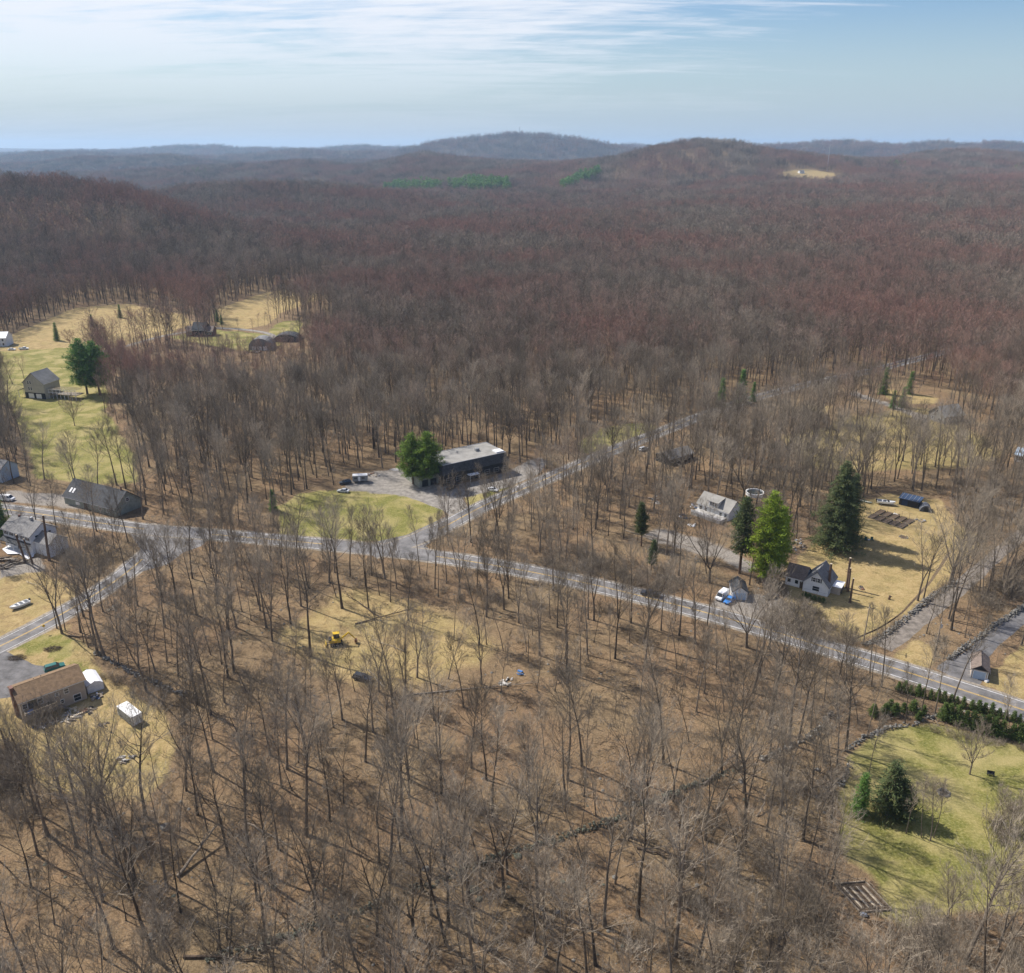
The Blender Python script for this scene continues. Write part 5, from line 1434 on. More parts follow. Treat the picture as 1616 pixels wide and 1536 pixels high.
# --- dark house, hangar roofs
t, _ = thing('house', 'dark brown house with blue grey roof at the end of the fenced lane', 'house', (295, 531), (337, 531), land='the dark house on the far lane')
Lx = 18; D = 9
gable(t, 9, D + 1, 4.6, 4.2, 'charcoal_wall', 'dark_shingle', ridge='x', x0=4.5, y0=-1)
gable(t, 4.48, 8, 3.6, 2.6, 'brick', 'brown_roof', ridge='x', x0=0, y0=0); gable(t, 4.48, 8, 3.6, 2.6, 'brick', 'brown_roof', ridge='x', x0=13.52, y0=0)
for u in (1.2, 3.0, 14.8, 16.6): window(t, Lx, D, 'f', u, 1.1, .9, 1.5)
for u in (6.2, 9.0, 11.8):
    G().box(u - .7, u + .7, -1.08, -1.004, .9, 2.6).build('pane', glass, t)
for i, (a, b, lx, hh, lb) in enumerate([((392, 553), (431, 553), 15, 7.5, 'large grey patched dome roofed barn below the lane'), ((431, 540), (468, 540), 17, 5.0, 'low dark green round roofed barn behind the grey domed one')]):
    t, _ = thing('round_barn', lb, 'barn', a, b, land='the grey domed barn' if i == 0 else None)
    n = 12; prof = [(lx / 2 * (1 - math.cos(math.pi * k / n)), hh * math.sin(math.pi * k / n) ** .8 + .02) for k in range(n + 1)]
    G().prism(prof, 'y', 0, 12).build('shell', 'dark_shingle' if i else 'grey_shingle', t)
    for k in range(3): G().box(2.5 + k * 3.6, 5 + k * 3.6, -.08, -.004, 0, 2.4).build('door', 'white_trim' if i == 0 else 'charcoal_wall', t)
    for y in (4, 8): 
        f = G()
        for k in range(n): f.tube((prof[k][0], y, prof[k][1]), (prof[k + 1][0], y, prof[k + 1][1]), .12, sides=4)
        f.build('hoop', 'steel', t)
pile(402, 556, 'white and rusty clutter along the front of the grey domed barn', 'white_cloth', 'rust', 24, 5.0, .8, sz=1.0)
# fence along the lane
t, _ = thing('lane_fence', 'long post and rail fence along the far lane to the dark house', 'fence', (140, 556), 0.0)
A0 = t.location
Cf = spline(place_line([(140, 554), (190, 543), (240, 529), (292, 520)]), 3.0)
rl = G()
for k in range(len(Cf) - 1):
    p = Cf[k] - np.array([A0.x, A0.y]); q = Cf[k + 1] - np.array([A0.x, A0.y])
    zp = float(ground_z(*Cf[k])) - A0.z; zq = float(ground_z(*Cf[k + 1])) - A0.z
    G().box(p[0] - .08, p[0] + .08, p[1] - .08, p[1] + .08, zp, zp + 1.35).build('post', 'weathered_wood', t)
    for z in (.5, .9, 1.25): rl.tube((*p, zp + z), (*q, zq + z), .05, sides=4)
tag(rl.build('rail', 'weathered_wood', t), kind='stuff')
# white house at the left frame edge
t, _ = thing('house', 'white house cut by the left edge of the photo, above the parked cars', 'house', (-32, 548), (14, 547))
gable(t, 17, 10, 5.6, 3.0, 'white_siding', 'white_metal', ridge='x', over=.4)
for u in (3, 7, 11, 15): window(t, 17, 10, 'f', u, 3.6); window(t, 17, 10, 'f', u, .9)
t, _ = thing('house', 'blue grey house corner at the left edge below the great pine lawn', 'house', (-30, 757), (10, 763))
gable(t, 11, 8, 5.2, 2.5, 'blue_door', 'grey_shingle', ridge='x', over=.4)
for u in (2, 5, 8.5): window(t, 11, 8, 'f', u, 3.4); window(t, 11, 8, 'f', u, .9)
# pale house among the trees upper right
t, _ = thing('house', 'pale weathered house with light roof among trees at the right, beyond the woods', 'house', (1464, 661), (1496, 672), land='the pale house in the right hand woods')
gable(t, 9.5, 12, 3.6, 3.6, 'flat_roof', 'flat_roof', ridge='y', over=.5)
for u in (2.5, 6.5): window(t, 9.5, 12, 'f', u, 1.0)
window(t, 9.5, 12, 'f', 4.7, 4.3); window(t, 9.5, 12, 'r', 3, 1.0); window(t, 9.5, 12, 'r', 8, 1.0)
t, _ = thing('house', 'grey low house roof hidden by trees beside the hill road', 'house', (1056, 735), (1102, 722), land='the low house by the hill road')
gable(t, 14, 8, 2.7, 1.8, 'charcoal_wall', 'grey_shingle', ridge='x', over=.4)
for u in (2, 5, 9, 12): window(t, 14, 8, 'f', u, 1.0)
t, _ = thing('house', 'blue roofed house just cut by the right edge of the photo', 'house', (1600, 728), (1640, 736))
gable(t, 12, 8, 2.9, 2.0, 'white_siding', 'blue_door', ridge='x', over=.4); window(t, 12, 8, 'f', 2, 1); window(t, 12, 8, 'f', 6, 1)
for px, py, lb in ((1380, 398 - 35, 'small'),):
    pass
for a, b, lb in (((1488, 377), (1502, 378), 'tiny white farmhouse in the far clearing at upper right'), ((1262, 274), (1269, 274), 'tiny farmhouse on top of the far yellow hill field')):
    t, _ = thing('farmhouse', lb, 'house', a, b); gable(t, 16, 10, 5, 3.5, 'white_siding', 'grey_shingle', ridge='x'); 
    for u in (3, 8, 13): window(t, 16, 10, 'f', u, 2, 1.6, 1.8)
# --- excavator in the clearing
t, _ = thing('excavator', 'small yellow excavator with raised arm in the dry clearing', 'excavator', (531, 1017), R(14), land='the yellow excavator')
t.scale = (1.25, 1.25, 1.25)
for s in (-1, 1):
    tk = G().prism([(-1.3, .25), (-1.0, .02), (1.0, .02), (1.3, .25), (1.3, .45), (1.0, .68), (-1.0, .68), (-1.3, .45)], 'y', s * .8 - .22, s * .8 + .22).build('track', 'rubber', t)
    for k in range(5): G().tube((-.9 + k * .45, s * .8 - .24, .3), (-.9 + k * .45, s * .8 + .24, .3), .14, sides=8).build('roller', 'steel', tk)
G().box(-1.4, .9, -.85, .85, .75, 1.45).build('upper_body', 'yellow_paint_worn', t, .08)
G().box(-1.5, -.9, -.8, .8, .9, 1.6).build('counterweight', 'charcoal_wall', t, .08)
cb = G().box(-.5, .7, -.1, .8, 1.46, 2.45).build('cab', glass, t, .03); G().box(-.6, .8, -.2, .9, 2.46, 2.56).build('cab_roof', 'yellow_paint_worn', cb, .03)
G().tube((.8, -.4, 1.3), (2.6, -.4, 2.7), .2, .16, 6).build('boom', 'yellow_paint_worn', t); G().tube((2.55, -.4, 2.75), (3.9, -.4, 1.1), .14, .1, 6).build('stick', 'yellow_paint_worn', t)
G().prism([(3.7, .3), (4.3, .35), (4.3, .9), (3.8, 1.05)], 'y', -.75, -.05).build('bucket', 'rust', t)
G().box(-2.2, -2.05, -.95, .95, .1, .6).build('dozer_blade', 'yellow_paint_worn', t); G().tube((-2.1, -.5, .3), (-1.2, -.5, .5), .06, sides=5).tube((-2.1, .5, .3), (-1.2, .5, .5), .06, sides=5).build('blade_arm', 'charcoal_wall', t)
pile(800, 1077, 'heap of whitish stones in the brush beside the blue tarp bundle', 'concrete', 'stone', 16, 1.8, .4, name='rubble_pile', cat='rubble pile', land='the whitish stone heap in mid wood')
pile(821, 1064, 'bright blue tarp bundle on the wood floor beside the stone heap', 'blue_tarp', 'blue_tarp', 9, 1.0, .5, name='tarp_bundle', cat='tarp')
pile(147, 932, 'pale scrap boards on the verge just above the side road', 'concrete', 'pale_wood', 8, 1.2, .3)
pile(178, 962, 'pale stones lying in the wood edge right of the side road', 'stone', 'pale_wood', 12, 1.3, .3, name='rubble_pile', cat='rubble pile')
t, _ = thing('utility_marker', 'short yellow marker post standing alone in the clearing', 'marker post', (711, 1025), 0.0)
G().tube((0, 0, 0), (0, 0, 1.1), .09, sides=7).build('post', 'dark_wood', t); G().tube((0, 0, 1.1), (0, 0, 1.5), .12, sides=7).build('cap', 'yellow_paint_worn', t)
# --- road sign
t, _ = thing('road_sign', 'yellow diamond warning sign on a thin post beside the side road', 'sign', (71.5, 1000), R(35), land='the yellow road sign')
G().tube((0, 0, 0), (0, 0, 2.6), .04, sides=6).build('post', 'steel', t); G().prism([(0, 1.9), (.45, 2.35), (0, 2.8), (-.45, 2.35)], 'y', -.09, -.05).build('panel', 'yellow_paint_worn', t)
# --- mailbox and utility poles with wires
def upole(label, px, py, h, rz, land=None):
    t, _ = thing('utility_pole', label, 'utility pole', (px, py), rz, 'wooden utility poles', land)
    G().tube((0, 0, -.3), (0, 0, h), .17, .11, 9).build('pole', 'pole_wood', t)
    c_ = G().box(-1.2, 1.2, -.06, .06, h - .9, h - .76).build('crossarm', 'pole_wood', t)
    for x in (-1.1, -.5, .5, 1.1): G().tube((x, 0, h - .76), (x, 0, h - .55), .05, .03, 6).build('insulator', 'insulator', c_)
    G().tube((0, -.3, h - 2.6), (0, -.3, h - 1.7), .22, sides=9).build('transformer', 'steel', t) if land else None
    return t
P = [upole('slim utility pole at the mouth of the gravel driveway', 1362, 1017, 12, R(65), None),
     upole('pale utility pole with transformer in the grass between the two drives', 1473, 1042, 12, R(65), 'the utility pole between the drives'),
     upole('utility pole beside the main road behind the white van', 1093, 935, 12, R(62), None),
     upole('utility pole far down the main road near the junk strewn wood', 925, 893, 11.5, R(70), None)]
bpy.context.view_layer.update()
def wire(p, q, h, label):
    g = G()
    for off in (-1.1, 1.1):
        a_ = p.matrix_world @ Vector((off, 0, h - .55)); b__ = q.matrix_world @ Vector((off, 0, h - .55)); prev = None
        for k in range(13):
            u = k / 12; c_ = a_.lerp(b__, u); c_.z -= 4 * .9 * u * (1 - u)
            if prev: g.tube(prev - a0, c_ - a0, .018, sides=3)
            else: a0 = (p.matrix_world @ Vector((0, 0, 0))).copy(); 
            prev = c_
    return tag(g.build('power_line', 'rubber', loc=a0), label, 'power line', 'power lines along the main road')
for a_, b__, lb in ((3, 2, 'power line above the wooded bend of the main road'), (2, 0, 'power line passing in front of the cottage'), (0, 1, 'power line crossing the gravel driveway mouth')):
    pr_ = None
    g = G(); a0 = P[a_].location.copy()
    for off in (-1.1, 1.1):
        s_ = P[a_].matrix_world @ Vector((off, 0, 11.4)); e_ = P[b__].matrix_world @ Vector((off, 0, 11.4)); prev = None
        for k in range(13):
            u = k / 12; c_ = s_.lerp(e_, u); c_.z -= 4 * .9 * u * (1 - u)
            if prev: g.tube(prev - a0, c_ - a0, .018, sides=3)
            prev = c_
    tag(g.build('power_line', 'rubber', loc=a0), lb, 'power line', 'power lines along the main road')
# --- radio masts on the hills
for px, py, h, w, lb in ((1305, 270, 72, 1.6, 'tall lattice radio mast beside the yellow hill field'), (820, 213.5, 60, 3.0, 'taller thin mast on the top of the highest far hill'), (795, 214, 28, 3.5, 'shorter mast left of the summit mast on the highest far hill'), (555, 232.5, 40, 4, 'lone mast on the faint blue ridge at left')):
    A = place(px, py) if py > 250 else None
    if A is None:
        d = ray(px, py); Yd = 6500 if px > 600 else 9500; tt = Yd / d[1]; A = Vector((d[0] * tt, Yd, float(ground_z(d[0] * tt, Yd)) + 8))
    t = empty('radio_mast', A, .3); tag(t, lb, 'mast')
    g = G(); m_ = 10
    for s in ((0, 1), (.87, -.5), (-.87, -.5)): g.tube((s[0] * w, s[1] * w, 0), (s[0] * w * .5, s[1] * w * .5, h), w * .16, sides=4)
    g.build('legs', 'steel', t)
    g = G(); cr = ((0, 1), (.87, -.5), (-.87, -.5))
    for k in range(m_):
        z0, z1 = h * k / m_, h * (k + 1) / m_; f0, f1 = w * (1 - .5 * k / m_), w * (1 - .5 * (k + 1) / m_)
        for j in range(3):
            a_, b__ = cr[j], cr[(j + 1) % 3]; g.tube((a_[0] * f0, a_[1] * f0, z0), (b__[0] * f1, b__[1] * f1, z1), w * .09, sides=3)
    g.build('bracing', 'steel', t); G().tube((0, 0, h), (0, 0, h * 1.08), w * .12, sides=4).build('antenna', 'steel', t)

# --- stone walls and boulders
def stone_wall(label, pts_px, h=.8, w=.7, density=7, land=None, mt='stone'):
    C = spline(place_line(pts_px), 1.0); o0 = C[0]
    g = Buf()
    base = bmesh.new(); bmesh.ops.create_icosphere(base, subdivisions=1, radius=1.0); bv = [v.co.copy() for v in base.verts]; bf = [tuple(v.index for v in f.verts) for f in base.faces]; base.free()
    Nn = normals(C)
    for i in range(len(C)):
        brk = vnoise(np.array([C[i][0] / 4.0]), np.array([C[i][1] / 4.0]), 5)[0]
        for k in range(density):
            s = random.uniform(.16, .36) * (1.15 if brk > 0 else .9)
            off = random.uniform(-w / 2, w / 2) * (1 if brk > -.3 else 1.6); z = random.uniform(0, h * (0.75 + .5 * brk)) * (1 - abs(off) / w)
            p = C[i] + Nn[i] * off + np.array([random.uniform(-.5, .5), random.uniform(-.5, .5)])
            Rm = Matrix.Rotation(random.uniform(0, 6.28), 4, Vector((random.gauss(0, 1), random.gauss(0, 1), random.gauss(0, 1)))) @ Matrix.Diagonal((s * random.uniform(.9, 1.5), s, s * random.uniform(.5, .9), 1))
            o = len(g.v); g.v += [Rm @ (v * random.uniform(.88, 1.12)) + Vector((p[0] - o0[0], p[1] - o0[1], z + s * .4)) for v in bv]; g.f += [tuple(a + o for a in f) for f in bf]; g.m += [0] * len(bf)
    me = g.mesh('stone_wall', [M[mt]]); o = link('stone_wall', me, None, (o0[0], o0[1], float(ground_z(*o0)))); tag(o, label, 'stone wall')
    if land: LAND.append((land, Vector(C[len(C) // 2])))
    return o
stone_wall('dry stone wall along the left side of the gravel driveway', [(1364, 1018), (1395, 1004), (1440, 968), (1470, 943), (1506, 920)], 1.0, .9, 9, 'the stone wall by the gravel driveway')
stone_wall('dry stone wall along the asphalt drive above the brown roofed garage', [(1498, 1040), (1535, 1014), (1570, 988), (1616, 958), (1660, 925)], 1.0, .9, 9)
stone_wall('rough stone wall running up through the wood left of the green lawn', [(1205, 1200), (1245, 1180), (1285, 1160), (1310, 1128)], .9, .9, 8, 'the stone wall left of the green lawn')
stone_wall('low tumbled stone wall crossing the near wood from left to right', [(640, 1408), (700, 1390), (760, 1362), (830, 1340), (900, 1318), (985, 1290)], .8, .9, 7, 'the tumbled wall in the near wood', 'mossy_stone')
stone_wall('low broken stone wall continuing towards the lawn past a fallen tree', [(1010, 1272), (1060, 1256), (1110, 1234), (1170, 1212)], .7, .9, 6, None, 'mossy_stone')
stone_wall('curving low stone edging along the top of the green lawn', [(1340, 1180), (1375, 1160), (1410, 1148), (1450, 1142), (1476, 1130)], .5, .5, 5)
stone_wall('fallen line of stones at the bottom left of the near wood', [(330, 1512), (400, 1500), (470, 1470), (540, 1450), (610, 1420)], .7, .9, 7, 'the fallen wall at lower left', 'mossy_stone')
stone_wall('low stone wall under the trees right of the ranch house yard', [(150, 1030), (190, 1052), (240, 1078), (290, 1098)], .6, 1.0, 6, 'the low wall beside the ranch yard')
stone_wall('short stone wall at the left edge of the green lawn', [(1290, 1262), (1310, 1245), (1330, 1235), (1338, 1210)], .6, .8, 6, None)
rocks = [(262, 1306, 1.9, 'large pale flat boulder below the ranch house lawn'), (240, 1480, 1.7, 'grey boulder in the wood near the bottom left'), (817, 1352, 1.3, 'big mossy boulder just below the tumbled wall'),
         (748, 1405, 1.7, 'dark flat boulder below the tumbled wall, left of centre'), (756, 1420, 1.2, 'greenish boulder touching the dark flat boulder'), (855, 1434, 1.0, 'pale round boulder at a tree foot in the near wood'),
         (880, 1440, .8, 'smaller pale boulder right of the round one'), (888, 1392, .8, 'grey boulder right of the mossy one'), (988, 1270, 1.0, 'pale boulder at the end of the tumbled wall'), (1000, 1270, 1.2, 'rounded boulder beside the wall gap'),
         (1170, 1234, 1.2, 'white boulder under the fallen tree'), (700, 1360, .9, 'small boulder left of the tumbled wall bend'), (672, 1372, 1.3, 'grey boulder pair member at the wall left end'), (970, 1385, .9, 'lone grey boulder in the open part of the near wood'), (1326, 1240, .9, 'square pale stone at the lawn left edge'), (1290, 1215, 1.0, 'stone block between wall and lawn'), (362, 1498, 1.0, 'whitish boulder in the fallen wall at lower left'), (1100, 1398, .8, 'small boulder in the lower right thicket')]
for k, (px, py, r, lb) in enumerate(rocks):
    r *= .62
    o = rock(r, 'mossy_stone' if 'moss' in lb or 'green' in lb or 'dark' in lb else 'stone', k % 5, .55); o.location = place(px, py, r * .12); tag(o, lb, 'boulder')
    if k in (0, 1, 2, 5, 8, 13): LAND.append(('the ' + {0: 'large pale boulder', 1: 'grey boulder near bottom left', 2: 'big mossy boulder', 5: 'pale round boulder', 8: 'pale boulder at the wall end', 13: 'lone grey boulder'}[k], o.location.to_2d()))
# --- fallen trunks
def fallen(label, a, b, r=.22, up=.3, mt='dark_wood', land=None, nb=5):
    A, B = place(*a), place(*b); ln = (B - A).length
    t = empty('fallen_tree', A, math.atan2(B.y - A.y, B.x - A.x)); tag(t, label, 'fallen tree')
    n = 8; pts_ = [Vector((ln * i / n, random.uniform(-.25, .25), r * .8 + up * i / n)) for i in range(n + 1)]
    b_ = Buf(); b_.tube(pts_, [r * (1 - .65 * i / n) for i in range(n + 1)], 8, 0); link('trunk', b_.mesh('trunk', [M[mt]]), t)
    for k in range(nb):
        x = ln * random.uniform(.45, .98); a_ = random.uniform(-1, 1); l_ = random.uniform(1.2, 3.2)
        c_ = Buf(); p = Vector((x, 0, r + up * x / ln)); c_.tube([p, p + Vector((l_ * .5, l_ * .35 * a_, l_ * .3)), p + Vector((l_, l_ * .8 * a_, l_ * .45))], [r * .35, r * .22, .03], 5, 0)
        for q in range(10):
            s_ = p + Vector((l_ * .7, l_ * .55 * a_, l_ * .38)); c_.sliver(s_, s_ + Vector((random.uniform(-.3, 1.2), random.uniform(-.9, .9), random.uniform(-.2, .9))), .04, 0)
        link('branch', c_.mesh('branch', [M[mt]]), t)
    if land: LAND.append((land, (A + B).to_2d() / 2))
FALL = [('pale fallen trunk with roots leaning over the tumbled wall', (1110, 1240), (1160, 1196), .3, 1.2, 'weathered_wood', 'the pale fallen tree', 8),
        ('dark log lying on the floor at the near bottom left', (290, 1512), (420, 1516), .3, .2, 'dark_wood', 'the dark log at bottom left', 4),
        ('thick leaning fallen trunk crossing the left wood', (280, 1385), (348, 1318), .32, 2.5, 'weathered_wood', None, 4),
        ('long dark fallen trunk under the roadside trees left of the clearing', (560, 985), (650, 965), .22, .5, 'dark_wood', None, 5),
        ('fallen trunk with splayed branches behind the clearing', (600, 975), (545, 940), .2, .6, 'dark_wood', None, 6),
        ('thin log lying across the grass of the clearing', (640, 1030), (590, 1010), .14, .2, 'pale_wood', None, 3),
        ('broken log beside the dark buggy', (606, 1085), (580, 1058), .15, .2, 'pale_wood', None, 4),
        ('long thin fallen trunk in the middle wood below the clearing', (640, 1098), (850, 1080), .2, .3, 'weathered_wood', 'the long log below the clearing', 6),
        ('fallen log at the foot of the trees right of the ranch yard', (108, 1005), (155, 1008), .25, .3, 'dark_wood', None, 3),
        ('fallen log in the dark thicket at the bottom right', (1005, 1340), (1068, 1358), .24, .4, 'dark_wood', None, 6),
        ('slanting broken trunk in the lower right wood', (1195, 1290), (1218, 1250), .15, 3.0, 'weathered_wood', None, 2),
        ('short pale log near the bottom left corner of the wood', (392, 1300), (460, 1340), .2, .2, 'weathered_wood', None, 3),
        ('fallen trunk beside the hill road, right woods', (1530, 800), (1616, 775), .3, .5, 'dark_wood', None, 6),
        ('pale branch lying on the dry field above the boat', (42, 918), (62, 926), .12, .1, 'pale_wood', None, 2),
        ('long pole of timber across the wood near the junk pile', (985, 838), (1100, 868), .2, .4, 'weathered_wood', None, 4)]
for a in FALL: fallen(a[0], a[1], a[2], a[3], a[4], a[5], a[6], a[7])

# ------------------------------------------------------------------ evergreens
def needle_mat(name, lo, hi, dark):
    m = bpy.data.materials.new(name); m.use_nodes = True
    nt, N, L = nodes(m); b = N['Principled BSDF']; b.inputs['Roughness'].default_value = .75; b.inputs['Specular IOR Level'].default_value = .2
    tc = N.new('ShaderNodeTexCoord'); n1 = N.new('ShaderNodeTexNoise'); n1.inputs['Scale'].default_value = .55; n1.inputs['Detail'].default_value = 6; n1.inputs['Roughness'].default_value = .7
    L.new(tc.outputs['Object'], n1.inputs['Vector'])
    rp = N.new('ShaderNodeValToRGB'); e = rp.color_ramp.elements; e[0].position = .32; e[0].color = (*dark, 1); e[1].position = .68; e[1].color = (*hi, 1)
    x = e.new(.5); x.color = (*lo, 1)
    L.new(n1.outputs['Fac'], rp.inputs[0]); L.new(rp.outputs[0], b.inputs['Base Color'])
    tr = N.new('ShaderNodeBsdfTranslucent'); L.new(rp.outputs[0], tr.inputs['Color'])
    mx = N.new('ShaderNodeMixShader'); mx.inputs[0].default_value = .25
    L.new(b.outputs[0], mx.inputs[1]); L.new(tr.outputs[0], mx.inputs[2]); L.new(mx.outputs[0], N['Material Output'].inputs['Surface'])
    return m
nd_bright = needle_mat('bright_needles', (.21, .29, .03), (.36, .42, .045), (.08, .14, .02))
nd_green = needle_mat('green_needles', (.10, .20, .045), (.20, .33, .06), (.05, .10, .028))
nd_mid = needle_mat('pine_needles', (.14, .22, .04), (.27, .36, .055), (.06, .11, .022))
nd_dark = needle_mat('dark_needles', (.085, .115, .045), (.19, .20, .075), (.045, .06, .026))
nd_arb = needle_mat('hedge_leaves', (.10, .15, .04), (.21, .25, .06), (.055, .08, .024))
def clump(C, p, d, size, n, mi=0, width=.30):
    """spray of small leaf faces around a branch point"""
    for k in range(n):
        q = p + Vector((random.gauss(0, 1), random.gauss(0, 1), random.gauss(0, .55))) * (size * .45)
        dd = (d + Vector((random.gauss(0, .6), random.gauss(0, .6), random.gauss(0, .45)))).normalized()
        s = dd.cross(Vector((random.gauss(0, .5), random.gauss(0, .5), 1))).normalized() * (size * width)
        l = size * random.uniform(.5, 1.0); i = len(C.v)
        C.v += [q - s * .6, q + s * .6, q + dd * l + s * .35, q + dd * l - s * .35]; C.f.append((i, i + 1, i + 2, i + 3)); C.m.append(mi)
def evergreen(h, rad, kind='pine', base=.15, ndens=1.0):
    T, C = Buf(), Buf()
    pts_ = wander(Vector((0, 0, -.2)), Vector((0, 0, 1)), h, 8, .012, .02)
    r0 = h * .013 + .05
    T.tube(pts_, [r0 * (1.25 - 1.2 * i / 8) + .02 for i in range(9)], 8, 0)
    nw = int({'pine': h * 1.5, 'spruce': h * 2.6, 'hedge': h * 7}[kind])
    for w in range(nw):
        t = base + (1 - base) * (w + random.random()) / nw
        z = h * t; c0 = pts_[0].lerp(pts_[-1], t); c0.z = z
        rel = (t - base) / (1 - base)
        if kind == 'pine': rr = rad * (math.sin(math.pi * min(1, .12 + rel * .88)) ** .55 * (1.1 - .6 * rel)) * random.uniform(.75, 1.15)
        elif kind == 'spruce': rr = rad * (1 - rel) ** (.8 if h < 20 else .58) * random.uniform(.62, 1.15) + .15
        else: rr = rad * (1 - rel ** 1.8) * random.uniform(.85, 1.1) + .05
        nb = {'pine': 5, 'spruce': 6, 'hedge': 6}[kind]; a0 = random.uniform(0, 6.28)
        for k in range(nb):
            a = a0 + k * 6.283 / nb + random.uniform(-.3, .3); L_ = rr * (random.uniform(.55, 1.15) if kind != 'hedge' else random.uniform(.75, 1.1))
            up = {'pine': .22, 'spruce': -.12, 'hedge': .5}[kind]
            d = Vector((math.cos(a), math.sin(a), up + random.uniform(-.08, .08))).normalized()
            if kind != 'hedge': C.tube([c0, c0 + d * (L_ * .55), c0 + d * L_], [.05 + L_ * .012, .035, .012], 3, 1)
            step = {'pine': .95, 'spruce': .75, 'hedge': .38}[kind]
            m_ = max(1, int(L_ / step * ndens))
            for q in range(m_):
                u = (.25 if kind == 'pine' else .15) + (1 - .2) * (q + .6) / m_
                p = c0 + d * (L_ * min(u, 1.02)) + Vector((random.gauss(0, .12), random.gauss(0, .12), random.gauss(0, .1))) * L_ * .5 * (kind != 'hedge')
                clump(C, p, (d * .6 + Vector((0, 0, .35 if kind == 'pine' else -.05))), {'pine': 1.15, 'spruce': .85, 'hedge': .34}[kind], {'pine': 13, 'spruce': 9, 'hedge': 5}[kind], 0, {'pine': .15, 'spruce': .16, 'hedge': .3}[kind])
    return T, C
_ev = {}
def ev_mesh(key, h, rad, kind, base, nm, dens=1.0):
    if key not in _ev:
        T, C = evergreen(h, rad, kind, base, dens); _ev[key] = (T.mesh('trunk', [M['stump_bark'], M['stump_bark']]), C.mesh('crown', [nm, M['stump_bark']]), h)
    return _ev[key]
def put_tree(name, label, cat, loc, meshes, sc=1.0, rz=None, group=None, szx=1.0):
    t = empty(name, loc, random.uniform(0, 6.28) if rz is None else rz); tag(t, label, cat, group); t.scale = (sc * szx, sc * szx, sc)
    link('trunk', meshes[0], t); link('crown', meshes[1], t); return t
E_ = [  # key, h, rad, kind, base, material ; list of (px, py, height, label)
    ('wq', 22, 7.6, 'pine', .14, nd_mid, [(652, 764, 20, 'left of two green pines at the end of the black flat roofed building'), (674, 766, 21, 'right of two green pines at the end of the black flat roofed building')]),
    ('wp', 22, 7.2, 'pine', .16, nd_green, [
                                           (138, 622, 29, 'left of the two great green pines beside the tall tan gabled house'), (158, 624, 28, 'right of the two great green pines beside the tall tan gabled house')]),
    ('yp', 30, 6.6, 'pine', .10, nd_bright, [(1206, 922, 29, 'tall bright yellow green pine beside the small white garage')]),
    ('yp2', 26, 4.4, 'pine', .05, nd_bright, [(1226, 905, 22, 'second lighter pine leaning on the bright yellow green one')]),
    ('dp', 24, 4.0, 'pine', .28, nd_dark, [(1167, 905, 25, 'dark green pine left of the bright yellow green pine'), (1012, 862, 15, 'thin dark evergreen in the brush left of the dormer house'), (1027, 905, 11, 'low dark evergreen in brush above the main road')]),
    ('hem', 31, 9.2, 'spruce', .06, nd_dark, [(1316, 866, 30, 'huge dark drooping hemlock in the middle of the right yards')]),
    ('hem2', 24, 6.6, 'spruce', .04, nd_dark, [(1334, 850, 23, 'darker spruce standing behind the huge drooping hemlock')]),
    ('sp', 14, 3.2, 'spruce', .04, nd_green, [(1138, 644, 15, 'leftmost dark spruce beside the hill road'), (1170, 636, 17, 'tallest dark spruce beside the hill road'), (1188, 634, 10, 'small spruce right of the tallest one beside the hill road'),
                                              (1394, 622, 14, 'dark spruce where the hill road enters the far wood'), (1408, 645, 9, 'left of two little spruces near the pale house drive'), (1423, 643, 10, 'right of two little spruces near the pale house drive'),
                                              (1434, 622, 12, 'spruce standing behind the two little ones at the upper right'), (8, 846, 14, 'dark spruce at the left frame edge by the white farmhouse'), (90, 538, 12, 'small dark spruce on the far left field edge'),
                                              (146, 516, 9, 'dark evergreen at the foot of the left hill'), (190, 502, 10, 'dark evergreen alone on the upper edge of the far field'), (343, 508, 9, 'round dark evergreen right of the dark house'), (350, 512, 7, 'low dark evergreen beside the drive of the dark house'),
                                              (432, 806, 8, 'yellow green young pine in the wood left of the round lawn'), (1355, 1284, 9.5, 'narrow dark evergreen at the left edge of the green lawn')]),
    ('yew', 11, 4.6, 'spruce', .02, nd_dark, [(1400, 1282, 12, 'big dark spreading evergreen on the green lawn')]),
    ('yew2', 8, 3.4, 'pine', .02, nd_dark, [(1418, 1288, 8, 'lower dark evergreen leaning against the big spreading one')]),
]
for key, h, rad, kind, base, nm, lst in E_:
    ms = ev_mesh(key, h, rad, kind, base, nm, {'hem': 1.25, 'yp': 1.2}.get(key, 1.1))
    for px, py, hh, lb in lst:
        put_tree('evergreen_tree', lb, 'evergreen tree', place(px, py), ms, hh / h)
        if key in ('yp', 'hem', 'yew'): LAND.append(({'yp': 'the bright yellow green pine', 'hem': 'the huge dark hemlock', 'yew': 'the dark evergreens on the green lawn'}[key], place(px, py).to_2d()))
